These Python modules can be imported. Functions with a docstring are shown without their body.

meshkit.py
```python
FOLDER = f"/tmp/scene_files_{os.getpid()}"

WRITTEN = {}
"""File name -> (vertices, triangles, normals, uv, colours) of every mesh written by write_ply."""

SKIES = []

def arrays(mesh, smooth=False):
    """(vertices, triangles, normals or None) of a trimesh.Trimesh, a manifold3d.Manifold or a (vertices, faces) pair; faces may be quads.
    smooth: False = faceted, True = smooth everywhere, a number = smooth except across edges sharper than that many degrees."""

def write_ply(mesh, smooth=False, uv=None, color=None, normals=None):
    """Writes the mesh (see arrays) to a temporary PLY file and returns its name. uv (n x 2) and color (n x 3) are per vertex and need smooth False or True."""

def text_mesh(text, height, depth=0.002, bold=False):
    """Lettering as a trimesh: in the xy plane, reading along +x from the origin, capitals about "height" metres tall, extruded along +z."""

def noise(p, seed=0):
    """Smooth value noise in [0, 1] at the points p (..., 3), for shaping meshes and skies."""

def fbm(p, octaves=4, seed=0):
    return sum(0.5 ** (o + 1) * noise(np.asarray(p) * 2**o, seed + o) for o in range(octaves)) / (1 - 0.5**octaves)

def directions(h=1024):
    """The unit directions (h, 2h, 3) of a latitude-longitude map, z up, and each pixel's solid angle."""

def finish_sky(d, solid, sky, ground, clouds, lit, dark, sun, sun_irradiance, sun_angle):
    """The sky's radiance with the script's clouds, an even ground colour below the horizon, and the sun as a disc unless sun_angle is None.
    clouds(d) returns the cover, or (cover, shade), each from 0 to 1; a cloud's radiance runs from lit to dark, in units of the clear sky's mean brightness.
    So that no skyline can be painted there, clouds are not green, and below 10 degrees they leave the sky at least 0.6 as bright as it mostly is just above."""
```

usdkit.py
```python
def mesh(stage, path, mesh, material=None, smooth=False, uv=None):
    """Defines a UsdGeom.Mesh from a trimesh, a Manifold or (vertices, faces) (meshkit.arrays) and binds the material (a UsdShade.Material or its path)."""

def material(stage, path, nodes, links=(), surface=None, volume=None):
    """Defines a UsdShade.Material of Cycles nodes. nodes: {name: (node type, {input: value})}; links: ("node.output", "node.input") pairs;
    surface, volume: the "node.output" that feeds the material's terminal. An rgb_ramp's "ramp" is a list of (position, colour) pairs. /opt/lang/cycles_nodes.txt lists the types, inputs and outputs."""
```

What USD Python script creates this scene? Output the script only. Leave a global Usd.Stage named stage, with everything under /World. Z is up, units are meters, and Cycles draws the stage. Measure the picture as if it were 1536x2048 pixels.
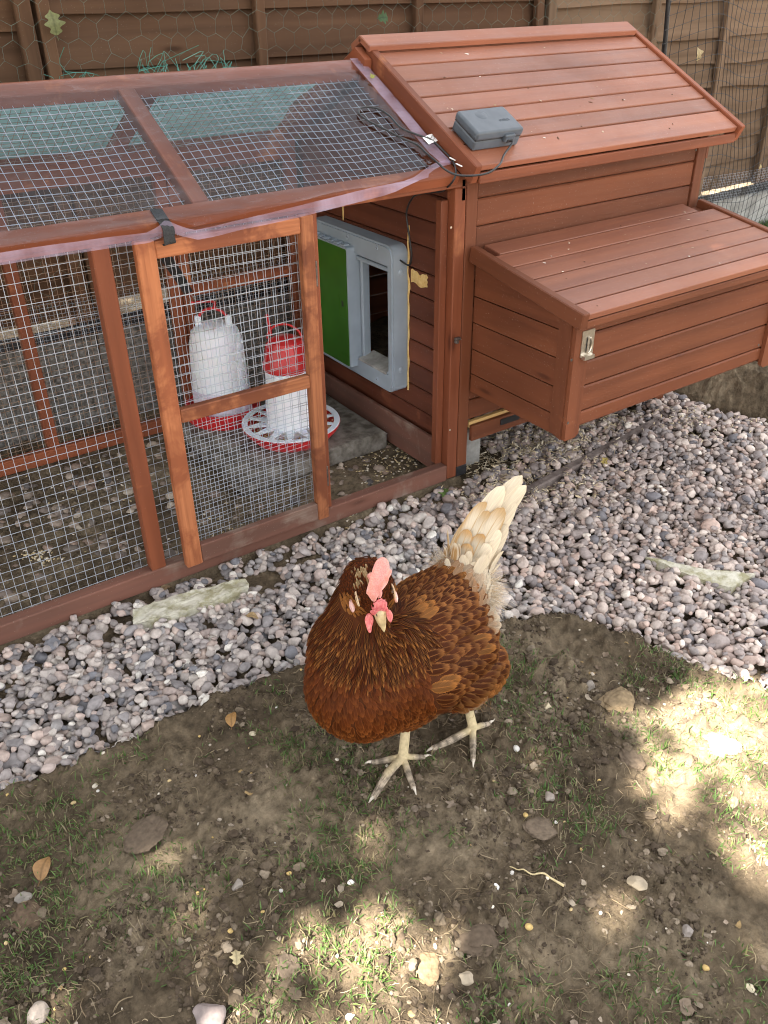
import math, random
import numpy as np, trimesh, manifold3d, usdkit, meshkit
from scipy.spatial import cKDTree, ConvexHull
from shapely.geometry import Polygon, Point
from pxr import Usd, UsdGeom, UsdLux, UsdShade, Gf, Sdf, Vt

stage = Usd.Stage.CreateInMemory()
UsdGeom.SetStageUpAxis(stage, UsdGeom.Tokens.z)
UsdGeom.SetStageMetersPerUnit(stage, 1.0)
WORLD = UsdGeom.Xform.Define(stage, '/World'); stage.SetDefaultPrim(WORLD.GetPrim())
UsdGeom.Scope.Define(stage, '/World/Looks')

# ---------------------------------------------------------------- camera, sky, sun, exposure
EYE = np.array([-1.45781, -1.74911, 1.27973]); YAW, PITCH, ROLL, FPX = 0.59734, 0.55744, -0.01433, 1709.71
EXPOSURE = 3.52
SKY_STRENGTH = 0.06
SUN_INTENSITY = 1.25
CLOUD = (4.1, 4.0, 3.9)                              # radiance of the thin bright cloud, in the sky texture's units
SUN_DIR = np.array([-0.80, -0.22, 1.0]); SUN_DIR = SUN_DIR / np.linalg.norm(SUN_DIR)   # towards the sun

def camera_axes():
    cy, sy, cp, sp = math.cos(YAW), math.sin(YAW), math.cos(PITCH), math.sin(PITCH)
    f = np.array([sy * cp, cy * cp, -sp]); r = np.array([cy, -sy, 0.0]); u = np.cross(r, f)
    c, s = math.cos(ROLL), math.sin(ROLL)
    return r * c + u * s, -r * s + u * c, f
CR, CU, CF = camera_axes()
cam = UsdGeom.Camera.Define(stage, '/World/camera')
m = np.eye(4); m[0, :3], m[1, :3], m[2, :3], m[3, :3] = CR, CU, -CF, EYE
cam.AddTransformOp().Set(Gf.Matrix4d(*m.ravel().tolist()))
cam.CreateHorizontalApertureAttr(27.0); cam.CreateVerticalApertureAttr(36.0)
cam.CreateFocalLengthAttr(27.0 * FPX / 1536.0); cam.CreateClippingRangeAttr(Gf.Vec2f(0.05, 500))
cam.CreateExposureAttr(EXPOSURE)

def px(x, y):
    return CR * (x - 768) / FPX - CU * (y - 1024) / FPX + CF
def onz(x, y, z=0.0):
    d = px(x, y); return EYE + d * (z - EYE[2]) / d[2]
def ony(x, y, Y):
    d = px(x, y); return EYE + d * (Y - EYE[1]) / d[1]
def onx(x, y, X):
    d = px(x, y); return EYE + d * (X - EYE[0]) / d[0]
def project(P):
    d = (np.atleast_2d(P) - EYE) @ np.stack([CR, CU, CF], 1)
    return np.stack([768 + FPX * d[:, 0] / d[:, 2], 1024 - FPX * d[:, 1] / d[:, 2]], 1)

elev = math.asin(SUN_DIR[2]); rot = math.atan2(SUN_DIR[0], SUN_DIR[1])
sky = UsdLux.DomeLight.Define(stage, '/World/sky')
skym = usdkit.material(stage, '/World/Looks/sky_light', {
    's': ('sky_texture', {'sky_type': 'single_scattering', 'sun_disc': False, 'sun_elevation': elev, 'sun_rotation': rot, 'air_density': 1.0, 'aerosol_density': 2.0, 'ozone_density': 1.0}),
    'tc': ('texture_coordinate', {}), 'n': ('noise_texture', {'scale': 2.2, 'detail': 6.0, 'roughness': .6}), 'r': ('map_range', {'from_min': .32, 'from_max': .62, 'to_min': .62, 'to_max': .97, 'clamp': True}),
    'm': ('mix_color', {'b': CLOUD}), 'b': ('background_shader', {'strength': SKY_STRENGTH})},
    [('tc.generated', 'n.vector'), ('n.fac', 'r.value'), ('r.result', 'm.fac'), ('s.color', 'm.a'), ('m.result', 'b.color')], surface='b.background')
UsdShade.MaterialBindingAPI.Apply(sky.GetPrim()).Bind(skym)
sky.GetPrim().SetCustomDataByKey('kind', 'structure')
sun = UsdLux.DistantLight.Define(stage, '/World/sun')
sun.CreateIntensityAttr(SUN_INTENSITY); sun.CreateNormalizeAttr(True); sun.CreateAngleAttr(0.5); sun.CreateColorAttr(Gf.Vec3f(1.0, 0.93, 0.82))
zx = SUN_DIR; xx = np.cross([0, 0, 1.0], zx); xx /= np.linalg.norm(xx); yx = np.cross(zx, xx)
m = np.eye(4); m[0, :3], m[1, :3], m[2, :3] = xx, yx, zx
sun.AddTransformOp().Set(Gf.Matrix4d(*m.ravel().tolist()))

# ---------------------------------------------------------------- helpers
RNG = np.random.default_rng(7)
T = Sdf.ValueTypeNames
_used, ORIGIN, MATS = {}, {}, {}

def numbered(parent, name):
    k = (parent, name); n = _used.get(k, -1) + 1; _used[k] = n
    return f'{parent}/{name}' + (f'_{n:03d}' if n else '')

def tag(prim, label=None, cat=None, group=None, kind=None):
    for k, v in (('label', label), ('category', cat), ('group', group), ('kind', kind)):
        if v: prim.SetCustomDataByKey(k, v)
    return prim

def thing(name, loc=(0, 0, 0), label=None, cat=None, group=None, kind=None):
    path = numbered('/World', name)
    x = UsdGeom.Xform.Define(stage, path); x.AddTranslateOp().Set(Gf.Vec3d(*map(float, loc)))
    ORIGIN[path] = np.array(loc, float)
    tag(x.GetPrim(), label, cat, group, kind)
    return path

def obj(name, mesh, mat, parent='/World', smooth=False, uv=None, col=None, label=None, cat=None, group=None, kind=None):
    """one Mesh prim; vertices are given in world space"""
    path = numbered(parent, name)
    o = ORIGIN.get(parent, np.zeros(3)); ORIGIN[path] = o
    v, f = (np.asarray(mesh[0], float), np.asarray(mesh[1])) if isinstance(mesh, (tuple, list)) else ((mesh.to_mesh().vert_properties[:, :3], mesh.to_mesh().tri_verts) if hasattr(mesh, 'to_mesh') else (np.asarray(mesh.vertices), np.asarray(mesh.faces)))
    g = usdkit.mesh(stage, path, (v - o, f), MATS[mat], smooth=smooth, uv=uv)
    if col is not None:
        UsdGeom.PrimvarsAPI(g).CreatePrimvar('Cd', T.Color3fArray, 'vertex').Set(Vt.Vec3fArray.FromNumpy(np.asarray(col, np.float32)))
    tag(g.GetPrim(), label, cat, group, kind)
    return path

def unit(v):
    v = np.asarray(v, float); return v / max(np.linalg.norm(v), 1e-12)

# chamfered box: constant topology
_s = np.array([[a, b, c] for a in (-1, 1) for b in (-1, 1) for c in (-1, 1)], float)
_cp = np.concatenate([_s * (1 - .2 * (1 - np.eye(3)[k])) for k in range(3)])
_h = ConvexHull(_cp); _cf = _h.simplices.copy()
for i, t in enumerate(_cf):
    if np.dot(np.cross(_cp[t[1]] - _cp[t[0]], _cp[t[2]] - _cp[t[0]]), _cp[t].mean(0)) < 0: _cf[i] = t[::-1]

def cbox(size, c=0.002):
    """box centred on 0 with chamfered edges (24 vertices, 44 triangles)"""
    h = np.asarray(size, float) / 2
    c = min(c, h.min() * .6)
    P = np.concatenate([_s * (h - c * (1 - np.eye(3)[k])) for k in range(3)])
    return P, _cf.copy()

def board(a, b, w, t, up, c=0.002, grow=0.0):
    """a plank from a to b, w wide, t thick; 'up' is its thickness direction. Returns verts, faces, uv"""
    a, b = np.asarray(a, float), np.asarray(b, float)
    L = np.linalg.norm(b - a); ex = (b - a) / L; ez = unit(np.asarray(up, float) - np.dot(up, ex) * ex); ey = np.cross(ez, ex)
    P, F = cbox((L, w, t), c)
    uv = np.stack([P[:, 0] + 5 + 10 * RNG.integers(1, 90), P[:, 1] + P[:, 2] + 5 + 10 * RNG.integers(1, 90)], 1)
    V = (a + b) / 2 + P[:, :1] * ex + P[:, 1:2] * ey + P[:, 2:] * ez
    return V, F, uv

def bx(x0, x1, y0, y1, z0, z1, c=0.002, axis=None):
    """axis-aligned plank, grain along its longest side (or axis)"""
    lo, hi = np.array([min(x0, x1), min(y0, y1), min(z0, z1)]), np.array([max(x0, x1), max(y0, y1), max(z0, z1)])
    s = hi - lo; P, F = cbox(s, c)
    k = int(np.argmax(s)) if axis is None else axis; o = [i for i in range(3) if i != k]
    uv = np.stack([P[:, k] + 5 + 10 * RNG.integers(1, 90), P[:, o[0]] + P[:, o[1]] + 5 + 10 * RNG.integers(1, 90)], 1)
    return P + (lo + hi) / 2, F, uv

def wob(V, amt=.0006, sc=9.0, seed=0):
    n = np.stack([meshkit.noise(V * sc + 17 * k, seed + k) for k in range(3)], 1) - .5
    return V + n * 2 * amt

def plank(name, vfu, mat, parent, **kw):
    return obj(name, vfu[:2], mat, parent, uv=vfu[2], **kw)

def join(parts):
    """[(v, f), ...] -> (v, f)"""
    vs, fs, n = [], [], 0
    for p in parts:
        v, f = p[0], p[1]
        vs.append(v); fs.append(np.asarray(f) + n); n += len(v)
    return np.vstack(vs), np.vstack(fs)

def tube(P, r, n=6, closed=False, caps=True):
    P = np.asarray(P, float); N = len(P); r = np.broadcast_to(r, (N,))
    t = np.gradient(P, axis=0)
    if closed: t = np.roll(P, -1, 0) - np.roll(P, 1, 0)
    t /= np.maximum(np.linalg.norm(t, axis=1, keepdims=True), 1e-12)
    a = np.cross(t[0], [0, 0, 1.0]);
    if np.linalg.norm(a) < .1: a = np.cross(t[0], [0, 1.0, 0])
    a = unit(a); V = []
    ang = np.arange(n) / n * 2 * np.pi
    for i in range(N):
        a = unit(a - np.dot(a, t[i]) * t[i]); b = np.cross(t[i], a)
        V.append(P[i] + r[i] * (np.cos(ang)[:, None] * a + np.sin(ang)[:, None] * b))
    V = np.vstack(V); F = []
    M = N if closed else N - 1
    for i in range(M):
        j = (i + 1) % N
        for k in range(n):
            l = (k + 1) % n
            F += [[i * n + k, i * n + l, j * n + l], [i * n + k, j * n + l, j * n + k]]
    if caps and not closed:
        V = np.vstack([V, P[:1], P[-1:]])
        for k in range(n):
            l = (k + 1) % n
            F += [[N * n, l, k], [N * n + 1, (N - 1) * n + k, (N - 1) * n + l]]
    return V, np.array(F)

def bez(pts, n=40):
    """Catmull-Rom through the points"""
    p = np.asarray(pts, float); p = np.vstack([2 * p[0] - p[1], p, 2 * p[-1] - p[-2]]); out = []
    seg = len(p) - 3
    for u in np.linspace(0, seg - 1e-9, n):
        i = int(u); t = u - i; a, b, c, d = p[i:i + 4]
        out.append(.5 * (2 * b + (c - a) * t + (2 * a - 5 * b + 4 * c - d) * t * t + (3 * b - a - 3 * c + d) * t ** 3))
    return np.array(out)

def grid(fn, nu, nv):
    """surface fn(u, v) on [0,1]^2 (arrays in, (n,3) out) -> verts, faces, uv"""
    u, v = np.meshgrid(np.linspace(0, 1, nu), np.linspace(0, 1, nv), indexing='ij')
    V = fn(u.ravel(), v.ravel()); i = np.arange(nu * nv).reshape(nu, nv)
    a, b, c, d = i[:-1, :-1].ravel(), i[1:, :-1].ravel(), i[1:, 1:].ravel(), i[:-1, 1:].ravel()
    return V, np.vstack([np.stack([a, b, c], 1), np.stack([a, c, d], 1)]), np.stack([u.ravel(), v.ravel()], 1)

def lathe(profile, n=40, centre=(0, 0, 0), closed=True):
    """profile [(r, z), ...] around the z axis"""
    pr = np.asarray(profile, float); a = np.arange(n) / n * 2 * np.pi
    V = np.stack([pr[:, None, 0] * np.cos(a), pr[:, None, 0] * np.sin(a), np.broadcast_to(pr[:, None, 1], (len(pr), n))], -1).reshape(-1, 3) + centre
    F = []
    for i in range(len(pr) - 1):
        for k in range(n):
            l = (k + 1) % n
            F += [[i * n + k, i * n + l, (i + 1) * n + l], [i * n + k, (i + 1) * n + l, (i + 1) * n + k]]
    return V, np.array(F)

def prism(poly, z0, z1, M=None):
    """shapely polygon extruded; M: 4x4 placing"""
    t = trimesh.creation.extrude_polygon(poly, z1 - z0, engine='earcut'); t.apply_translation([0, 0, z0])
    if M is not None: t.apply_transform(M)
    return np.array(t.vertices), np.array(t.faces)

def frame(o, x, y, z):
    M = np.eye(4); M[:3, 0], M[:3, 1], M[:3, 2], M[:3, 3] = x, y, z, o
    return M

def place(vf, o, x, y, z):
    return np.asarray(o) + vf[0][:, :1] * np.asarray(x) + vf[0][:, 1:2] * np.asarray(y) + vf[0][:, 2:] * np.asarray(z), vf[1]

def rbox(size, r=.006, seg=3):
    """rounded box as a hull of spheres, centred"""
    h = np.asarray(size) / 2 - r
    s = trimesh.creation.icosphere(subdivisions=seg - 1, radius=r)
    pts = np.vstack([s.vertices + k * h for k in _s])
    c = trimesh.convex.convex_hull(pts)
    return np.array(c.vertices), np.array(c.faces)

ICO1 = trimesh.creation.icosphere(subdivisions=1); ICO2 = trimesh.creation.icosphere(subdivisions=2); ICO0 = trimesh.creation.icosahedron()

# ---------------------------------------------------------------- materials
def mat(name, nodes, links, surface):
    MATS[name] = usdkit.material(stage, '/World/Looks/' + name, nodes, links, surface=surface); return name

def wood(name, dark, mid, worn, wear=.55, rough=.6, wscale=5.0, grain=.45, dust=.0, spec=.35):
    nodes = {
        'uv': ('uvmap', {'attribute': 'st'}),
        'geo': ('geometry', {}),
        'id': ('vector_math', {'math_type': 'scale', 'scale': .1}), 'fl': ('vector_math', {'math_type': 'floor'}), 'wn': ('white_noise_texture', {'dimensions': '3D'}),
        'mp': ('mapping', {'scale': (5.0, 130.0, 1.0)}),
        'n1': ('noise_texture', {'scale': 1.0, 'detail': 5.0, 'roughness': .6}),
        'mpb': ('mapping', {'scale': (1.3, 22.0, 1.0)}),
        'n1b': ('noise_texture', {'scale': 1.0, 'detail': 3.0, 'distortion': .6}),
        'r1': ('rgb_ramp', {'ramp': [(.25, dark), (.72, mid)]}),
        'n2': ('noise_texture', {'scale': wscale, 'detail': 5.0, 'roughness': .62, 'distortion': .4}),
        'r2': ('rgb_ramp', {'ramp': [(wear, (0, 0, 0)), (wear + .10, (1, 1, 1))]}),
        'm1': ('mix_color', {}), 'mulw': ('math', {'math_type': 'multiply'}), 'sw': ('map_range', {'from_min': .3, 'from_max': .65, 'to_min': .25, 'to_max': 1.0}),
        'm2': ('mix_color', {'b': worn}),
        'mk': ('mapping', {'scale': (2.6, 10.0, 1.0)}), 'vk': ('voronoi_texture', {'scale': 1.0}), 'rk': ('rgb_ramp', {'ramp': [(.0, (.42, .38, .36)), (.045, (.50, .45, .42)), (.085, (.86, .82, .80)), (.14, (1, 1, 1))]}), 'mxk': ('mix_color', {'blend_type': 'multiply', 'fac': 1.0}),
        'val': ('map_range', {'from_min': 0, 'from_max': 1, 'to_min': .84, 'to_max': 1.16}),
        'n3': ('noise_texture', {'scale': 2.2, 'detail': 3.0}), 'v3': ('map_range', {'from_min': .3, 'from_max': .7, 'to_min': .88, 'to_max': 1.12}), 'vm': ('math', {'math_type': 'multiply'}),
        'hs': ('hsv', {}),
        'nd': ('noise_texture', {'scale': 260.0, 'detail': 1.0}), 'rd': ('rgb_ramp', {'ramp': [(.715, (0, 0, 0)), (.75, (1, 1, 1))]}), 'nd2': ('noise_texture', {'scale': 9.0, 'detail': 3.0}), 'dd': ('math', {'math_type': 'multiply'}), 'dd2': ('math', {'math_type': 'multiply', 'value2': dust}),
        'm3': ('mix_color', {'b': (.45, .38, .32)}),
        'b': ('bump', {'strength': .5, 'distance': .0012}), 'bs': ('math', {'math_type': 'add'}),
        'rr': ('map_range', {'from_min': 0.3, 'from_max': .7, 'to_min': rough - .1, 'to_max': rough + .12}),
        'p': ('principled_bsdf', {'specular_ior_level': spec}),
    }
    links = [('uv.UV', 'mp.vector'), ('uv.UV', 'mpb.vector'), ('uv.UV', 'id.vector1'), ('id.vector', 'fl.vector1'), ('fl.vector', 'wn.vector'), ('mp.vector', 'n1.vector'), ('mpb.vector', 'n1b.vector'),
             ('n1.fac', 'bs.value1'), ('n1b.fac', 'bs.value2'), ('n1b.fac', 'r1.fac'), ('geo.position', 'n2.vector'), ('n2.fac', 'r2.fac'), ('n1.fac', 'sw.value'), ('r2.color', 'mulw.value1'), ('sw.result', 'mulw.value2'),
             ('r1.color', 'm2.a'), ('mulw.value', 'm2.fac'), ('wn.value', 'val.value'), ('geo.position', 'n3.vector'), ('n3.fac', 'v3.value'), ('val.result', 'vm.value1'), ('v3.result', 'vm.value2'), ('vm.value', 'hs.value'), ('uv.UV', 'mk.vector'), ('mk.vector', 'vk.vector'), ('vk.distance', 'rk.fac'), ('m2.result', 'mxk.a'), ('rk.color', 'mxk.b'), ('mxk.result', 'hs.color'),
             ('geo.position', 'nd.vector'), ('nd.fac', 'rd.fac'), ('geo.position', 'nd2.vector'), ('rd.color', 'dd.value1'), ('nd2.fac', 'dd.value2'), ('dd.value', 'dd2.value1'), ('dd2.value', 'm3.fac'), ('hs.color', 'm3.a'),
             ('bs.value', 'b.height'), ('b.normal', 'p.normal'), ('m3.result', 'p.base_color'), ('n2.fac', 'rr.value'), ('rr.result', 'p.roughness')]
    nodes.pop('m1')
    if dust <= 0:
        for k in ('nd', 'rd', 'nd2', 'dd', 'dd2', 'm3'): nodes.pop(k)
        links = [l for l in links if not any(l[i].split('.')[0] in ('nd', 'rd', 'nd2', 'dd', 'dd2', 'm3') for i in (0, 1))] + [('hs.color', 'p.base_color')]
    return mat(name, nodes, links, 'p.BSDF')

def plain(name, c1, c2=None, scale=8.0, rough=.5, metallic=0.0, bump=0.0, bscale=120.0, spec=.5, sss=0.0, lo=.35, hi=.65, detail=4.0, trans=None):
    c2 = c2 or c1
    n = {'geo': ('geometry', {}), 'n': ('noise_texture', {'scale': scale, 'detail': detail, 'roughness': .6}), 'r': ('rgb_ramp', {'ramp': [(lo, c1), (hi, c2)]}),
         'p': ('principled_bsdf', {'roughness': rough, 'metallic': metallic, 'specular_ior_level': spec})}
    l = [('geo.position', 'n.vector'), ('n.fac', 'r.fac'), ('r.color', 'p.base_color')]
    if sss: n['p'][1].update(subsurface_weight=sss, subsurface_scale=.01, subsurface_radius=(1, .3, .15))
    if bump:
        n['nb'] = ('noise_texture', {'scale': bscale, 'detail': 4.0}); n['b'] = ('bump', {'strength': .6, 'distance': bump})
        l += [('geo.position', 'nb.vector'), ('nb.fac', 'b.height'), ('b.normal', 'p.normal')]
    s = 'p.BSDF'
    if trans:
        n['t'] = ('translucent_bsdf', {'color': trans}); n['mx'] = ('mix_closure', {'fac': .4}); l += [('p.BSDF', 'mx.closure1'), ('t.BSDF', 'mx.closure2')]; s = 'mx.closure'
    return mat(name, n, l, s)

def vcol(name, rough=.6, spec=.4, nscale=60.0, namt=.25, bump=0.0, bscale=200., trans=0.0):
    """colour from the mesh's own Cd, with a little noise"""
    n = {'a': ('attribute', {'attribute': 'Cd'}), 'geo': ('geometry', {}), 'n': ('noise_texture', {'scale': nscale, 'detail': 4.0}), 'v': ('map_range', {'from_min': .25, 'from_max': .75, 'to_min': 1 - namt, 'to_max': 1 + namt}), 'h': ('hsv', {}),
         'p': ('principled_bsdf', {'roughness': rough, 'specular_ior_level': spec})}
    l = [('geo.position', 'n.vector'), ('n.fac', 'v.value'), ('v.result', 'h.value'), ('a.color', 'h.color'), ('h.color', 'p.base_color')]
    if bump:
        n['nb'] = ('noise_texture', {'scale': bscale, 'detail': 3.0}); n['b'] = ('bump', {'strength': .5, 'distance': bump}); l += [('geo.position', 'nb.vector'), ('nb.fac', 'b.height'), ('b.normal', 'p.normal')]
    s = 'p.BSDF'
    if trans:
        n['t'] = ('translucent_bsdf', {}); n['mx'] = ('mix_closure', {'fac': trans}); l += [('h.color', 't.color'), ('p.BSDF', 'mx.closure1'), ('t.BSDF', 'mx.closure2')]; s = 'mx.closure'
    return mat(name, n, l, s)

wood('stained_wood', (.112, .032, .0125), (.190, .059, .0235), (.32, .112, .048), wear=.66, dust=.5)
wood('roof_wood', (.180, .064, .037), (.258, .094, .048), (.33, .138, .074), wear=.67, rough=.5, dust=.55, spec=.5)
wood('frame_wood', (.140, .039, .016), (.235, .068, .028), (.40, .150, .058), wear=.58, dust=.3)
wood('door_wood', (.130, .037, .016), (.245, .075, .030), (.40, .148, .060), wear=.44, wscale=7.0, dust=.2)
wood('weathered_wood', (.12, .060, .043), (.20, .085, .058), (.26, .19, .15), wear=.54, dust=.6, rough=.8)
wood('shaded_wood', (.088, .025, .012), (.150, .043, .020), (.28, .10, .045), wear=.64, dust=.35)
wood('fence_wood', (.070, .036, .019), (.122, .064, .034), (.17, .092, .050), wear=.62, rough=.8, wscale=3.5, dust=.25, spec=.2)
wood('grey_fence_wood', (.115, .074, .046), (.180, .122, .080), (.245, .175, .120), wear=.60, rough=.85, wscale=3.5, spec=.15)
wood('raw_wood', (.55, .34, .13), (.68, .45, .18), (.72, .52, .25), rough=.7)
plain('galvanised_wire', (.21, .19, .18), (.47, .515, .58), scale=9, rough=.4, metallic=.35, lo=.36, hi=.47)
plain('rusty_wire', (.22, .10, .045), (.40, .30, .22), scale=60, rough=.6, metallic=.3)
plain('green_wire', (.055, .085, .068), (.13, .16, .125), scale=60, rough=.5)
plain('dark_netting', (.012, .014, .018), (.03, .033, .038), scale=60, rough=.5)
plain('black_plastic', (.012, .012, .013), (.022, .022, .024), scale=50, rough=.4)
plain('black_webbing', (.012, .012, .012), (.03, .03, .03), scale=300, rough=.85, bump=.0006, bscale=900)
plain('grey_plastic', (.29, .34, .39), (.33, .385, .44), scale=14, rough=.5, bump=.0002, bscale=700)
plain('green_panel', (.035, .125, .012), (.042, .145, .014), scale=12, rough=.3)
plain('box_plastic', (.060, .074, .090), (.080, .096, .114), scale=24, rough=.42, bump=.0003, bscale=900)
plain('steel', (.55, .50, .42), (.70, .66, .58), scale=90, rough=.3, metallic=.9)
plain('dark_steel', (.10, .09, .08), (.2, .17, .15), scale=90, rough=.5, metallic=.7)
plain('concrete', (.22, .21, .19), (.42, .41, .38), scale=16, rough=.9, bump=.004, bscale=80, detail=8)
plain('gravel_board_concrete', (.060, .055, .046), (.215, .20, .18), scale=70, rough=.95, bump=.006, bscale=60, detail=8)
plain('mossy_concrete', (.30, .28, .17), (.56, .54, .45), scale=30, rough=.95, bump=.006, bscale=90, detail=8, lo=.4, hi=.6)
plain('white_plastic', (.74, .75, .80), (.80, .81, .85), scale=10, rough=.45, sss=.25)
plain('red_plastic', (.42, .014, .016), (.52, .020, .022), scale=12, rough=.35)
plain('teal_tarp', (.035, .115, .115), (.16, .27, .265), scale=9, rough=.6, trans=(.3, .55, .52), detail=8)
plain('green_net', (.03, .16, .125), (.06, .24, .19), scale=50, rough=.5)
plain('dirty_concrete', (.075, .062, .046), (.235, .215, .185), scale=22, rough=.95, bump=.004, bscale=90, detail=8, lo=.38, hi=.64)
plain('yellow_foam', (.62, .40, .13), (.74, .54, .24), scale=80, rough=.9, bump=.003, bscale=150)
plain('white_paper', (.8, .8, .8), (.85, .85, .84), rough=.6)
plain('brick_red', (.16, .085, .07), (.26, .15, .12), scale=40, rough=.9, bump=.003, bscale=150)
vcol('pebble_stone', rough=.62, nscale=90, namt=.28, bump=.0008, bscale=350)
vcol('litter', rough=.85, spec=.2, nscale=150, namt=.25)
vcol('leaf', rough=.55, nscale=200, namt=.2, trans=.3)
vcol('grass_blade', rough=.5, nscale=40, namt=.2, trans=.35)
mat('clear_sheet', {
    'geo': ('geometry', {}), 'fr': ('fresnel', {'IOR': 1.22}), 't': ('transparent_bsdf', {'color': (.965, .97, .985)}), 'g': ('glossy_bsdf', {'color': (.82, .90, 1.0), 'roughness': .08}),
    'mx': ('mix_closure', {}), 'd': ('translucent_bsdf', {'color': (.75, .78, .85)}), 'd2': ('diffuse_bsdf', {'color': (.62, .66, .72)}), 'da': ('mix_closure', {'fac': .6}),
    'mp': ('mapping', {'scale': (3.0, 7.0, 3.0), 'rotation': (.3, .2, .5)}), 'n': ('noise_texture', {'scale': 4.0, 'detail': 7.0, 'roughness': .7, 'distortion': 1.2}), 'r': ('map_range', {'from_min': .54, 'from_max': .82, 'to_min': .0, 'to_max': .09, 'clamp': True}),
    'nb': ('noise_texture', {'scale': 9.0, 'detail': 3.0}), 'b': ('bump', {'strength': .5, 'distance': .01}), 'mx2': ('mix_closure', {})},
    [('geo.position', 'mp.vector'), ('mp.vector', 'n.vector'), ('n.fac', 'r.value'), ('geo.position', 'nb.vector'), ('nb.fac', 'b.height'), ('b.normal', 'g.normal'), ('b.normal', 'fr.normal'), ('fr.fac', 'mx.fac'), ('t.BSDF', 'mx.closure1'), ('g.BSDF', 'mx.closure2'),
     ('d.BSDF', 'da.closure1'), ('d2.BSDF', 'da.closure2'), ('r.result', 'mx2.fac'), ('mx.closure', 'mx2.closure1'), ('da.closure', 'mx2.closure2')], 'mx2.closure')
mat('sheet_hem', {
    'geo': ('geometry', {}), 't': ('transparent_bsdf', {'color': (.90, .84, .90)}), 'p': ('principled_bsdf', {'base_color': (.62, .52, .68), 'roughness': .25}), 'n': ('noise_texture', {'scale': 14.0, 'detail': 2.0}), 'r': ('map_range', {'from_min': .35, 'from_max': .65, 'to_min': .14, 'to_max': .34, 'clamp': True}), 'mx': ('mix_closure', {})},
    [('geo.position', 'n.vector'), ('n.fac', 'r.value'), ('r.result', 'mx.fac'), ('t.BSDF', 'mx.closure1'), ('p.BSDF', 'mx.closure2')], 'mx.closure')
# ---------------------------------------------------------------- ground
EDGE = np.array([(-2.6, -.50), (-1.9, -.475), (-1.452, -.465), (-1.381, -.472), (-1.296, -.473), (-1.207, -.475), (-1.101, -.45), (-.992, -.457), (-.867, -.47), (-.771, -.479), (-.615, -.486), (-.467, -.558), (-.361, -.612), (-.294, -.642), (-.228, -.691), (-.185, -.76), (-.151, -.863), (-.127, -.968), (-.098, -1.036), (-.063, -1.116), (.10, -1.42), (.45, -2.1)])
GRAVEL = Polygon(list(map(tuple, EDGE)) + [(1.7, -1.7), (1.6, -.9), (1.10, -.42), (1.04, -.10), (1.02, .45), (.03, .45), (.03, -.002), (-2.6, -.002)])
import shapely
def in_gravel(x, y, grow=0.0):
    g = GRAVEL.buffer(grow) if grow else GRAVEL
    return shapely.contains_xy(g, np.asarray(x, float), np.asarray(y, float))
from shapely.geometry import LineString
EDGE_LINE = LineString(list(map(tuple, EDGE)))

def fb(x, y, s, o=4, seed=0):
    return meshkit.fbm(np.stack([np.asarray(x) * s, np.asarray(y) * s, np.zeros_like(np.asarray(x, float)) + seed * 3.7], -1), o, seed)

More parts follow.
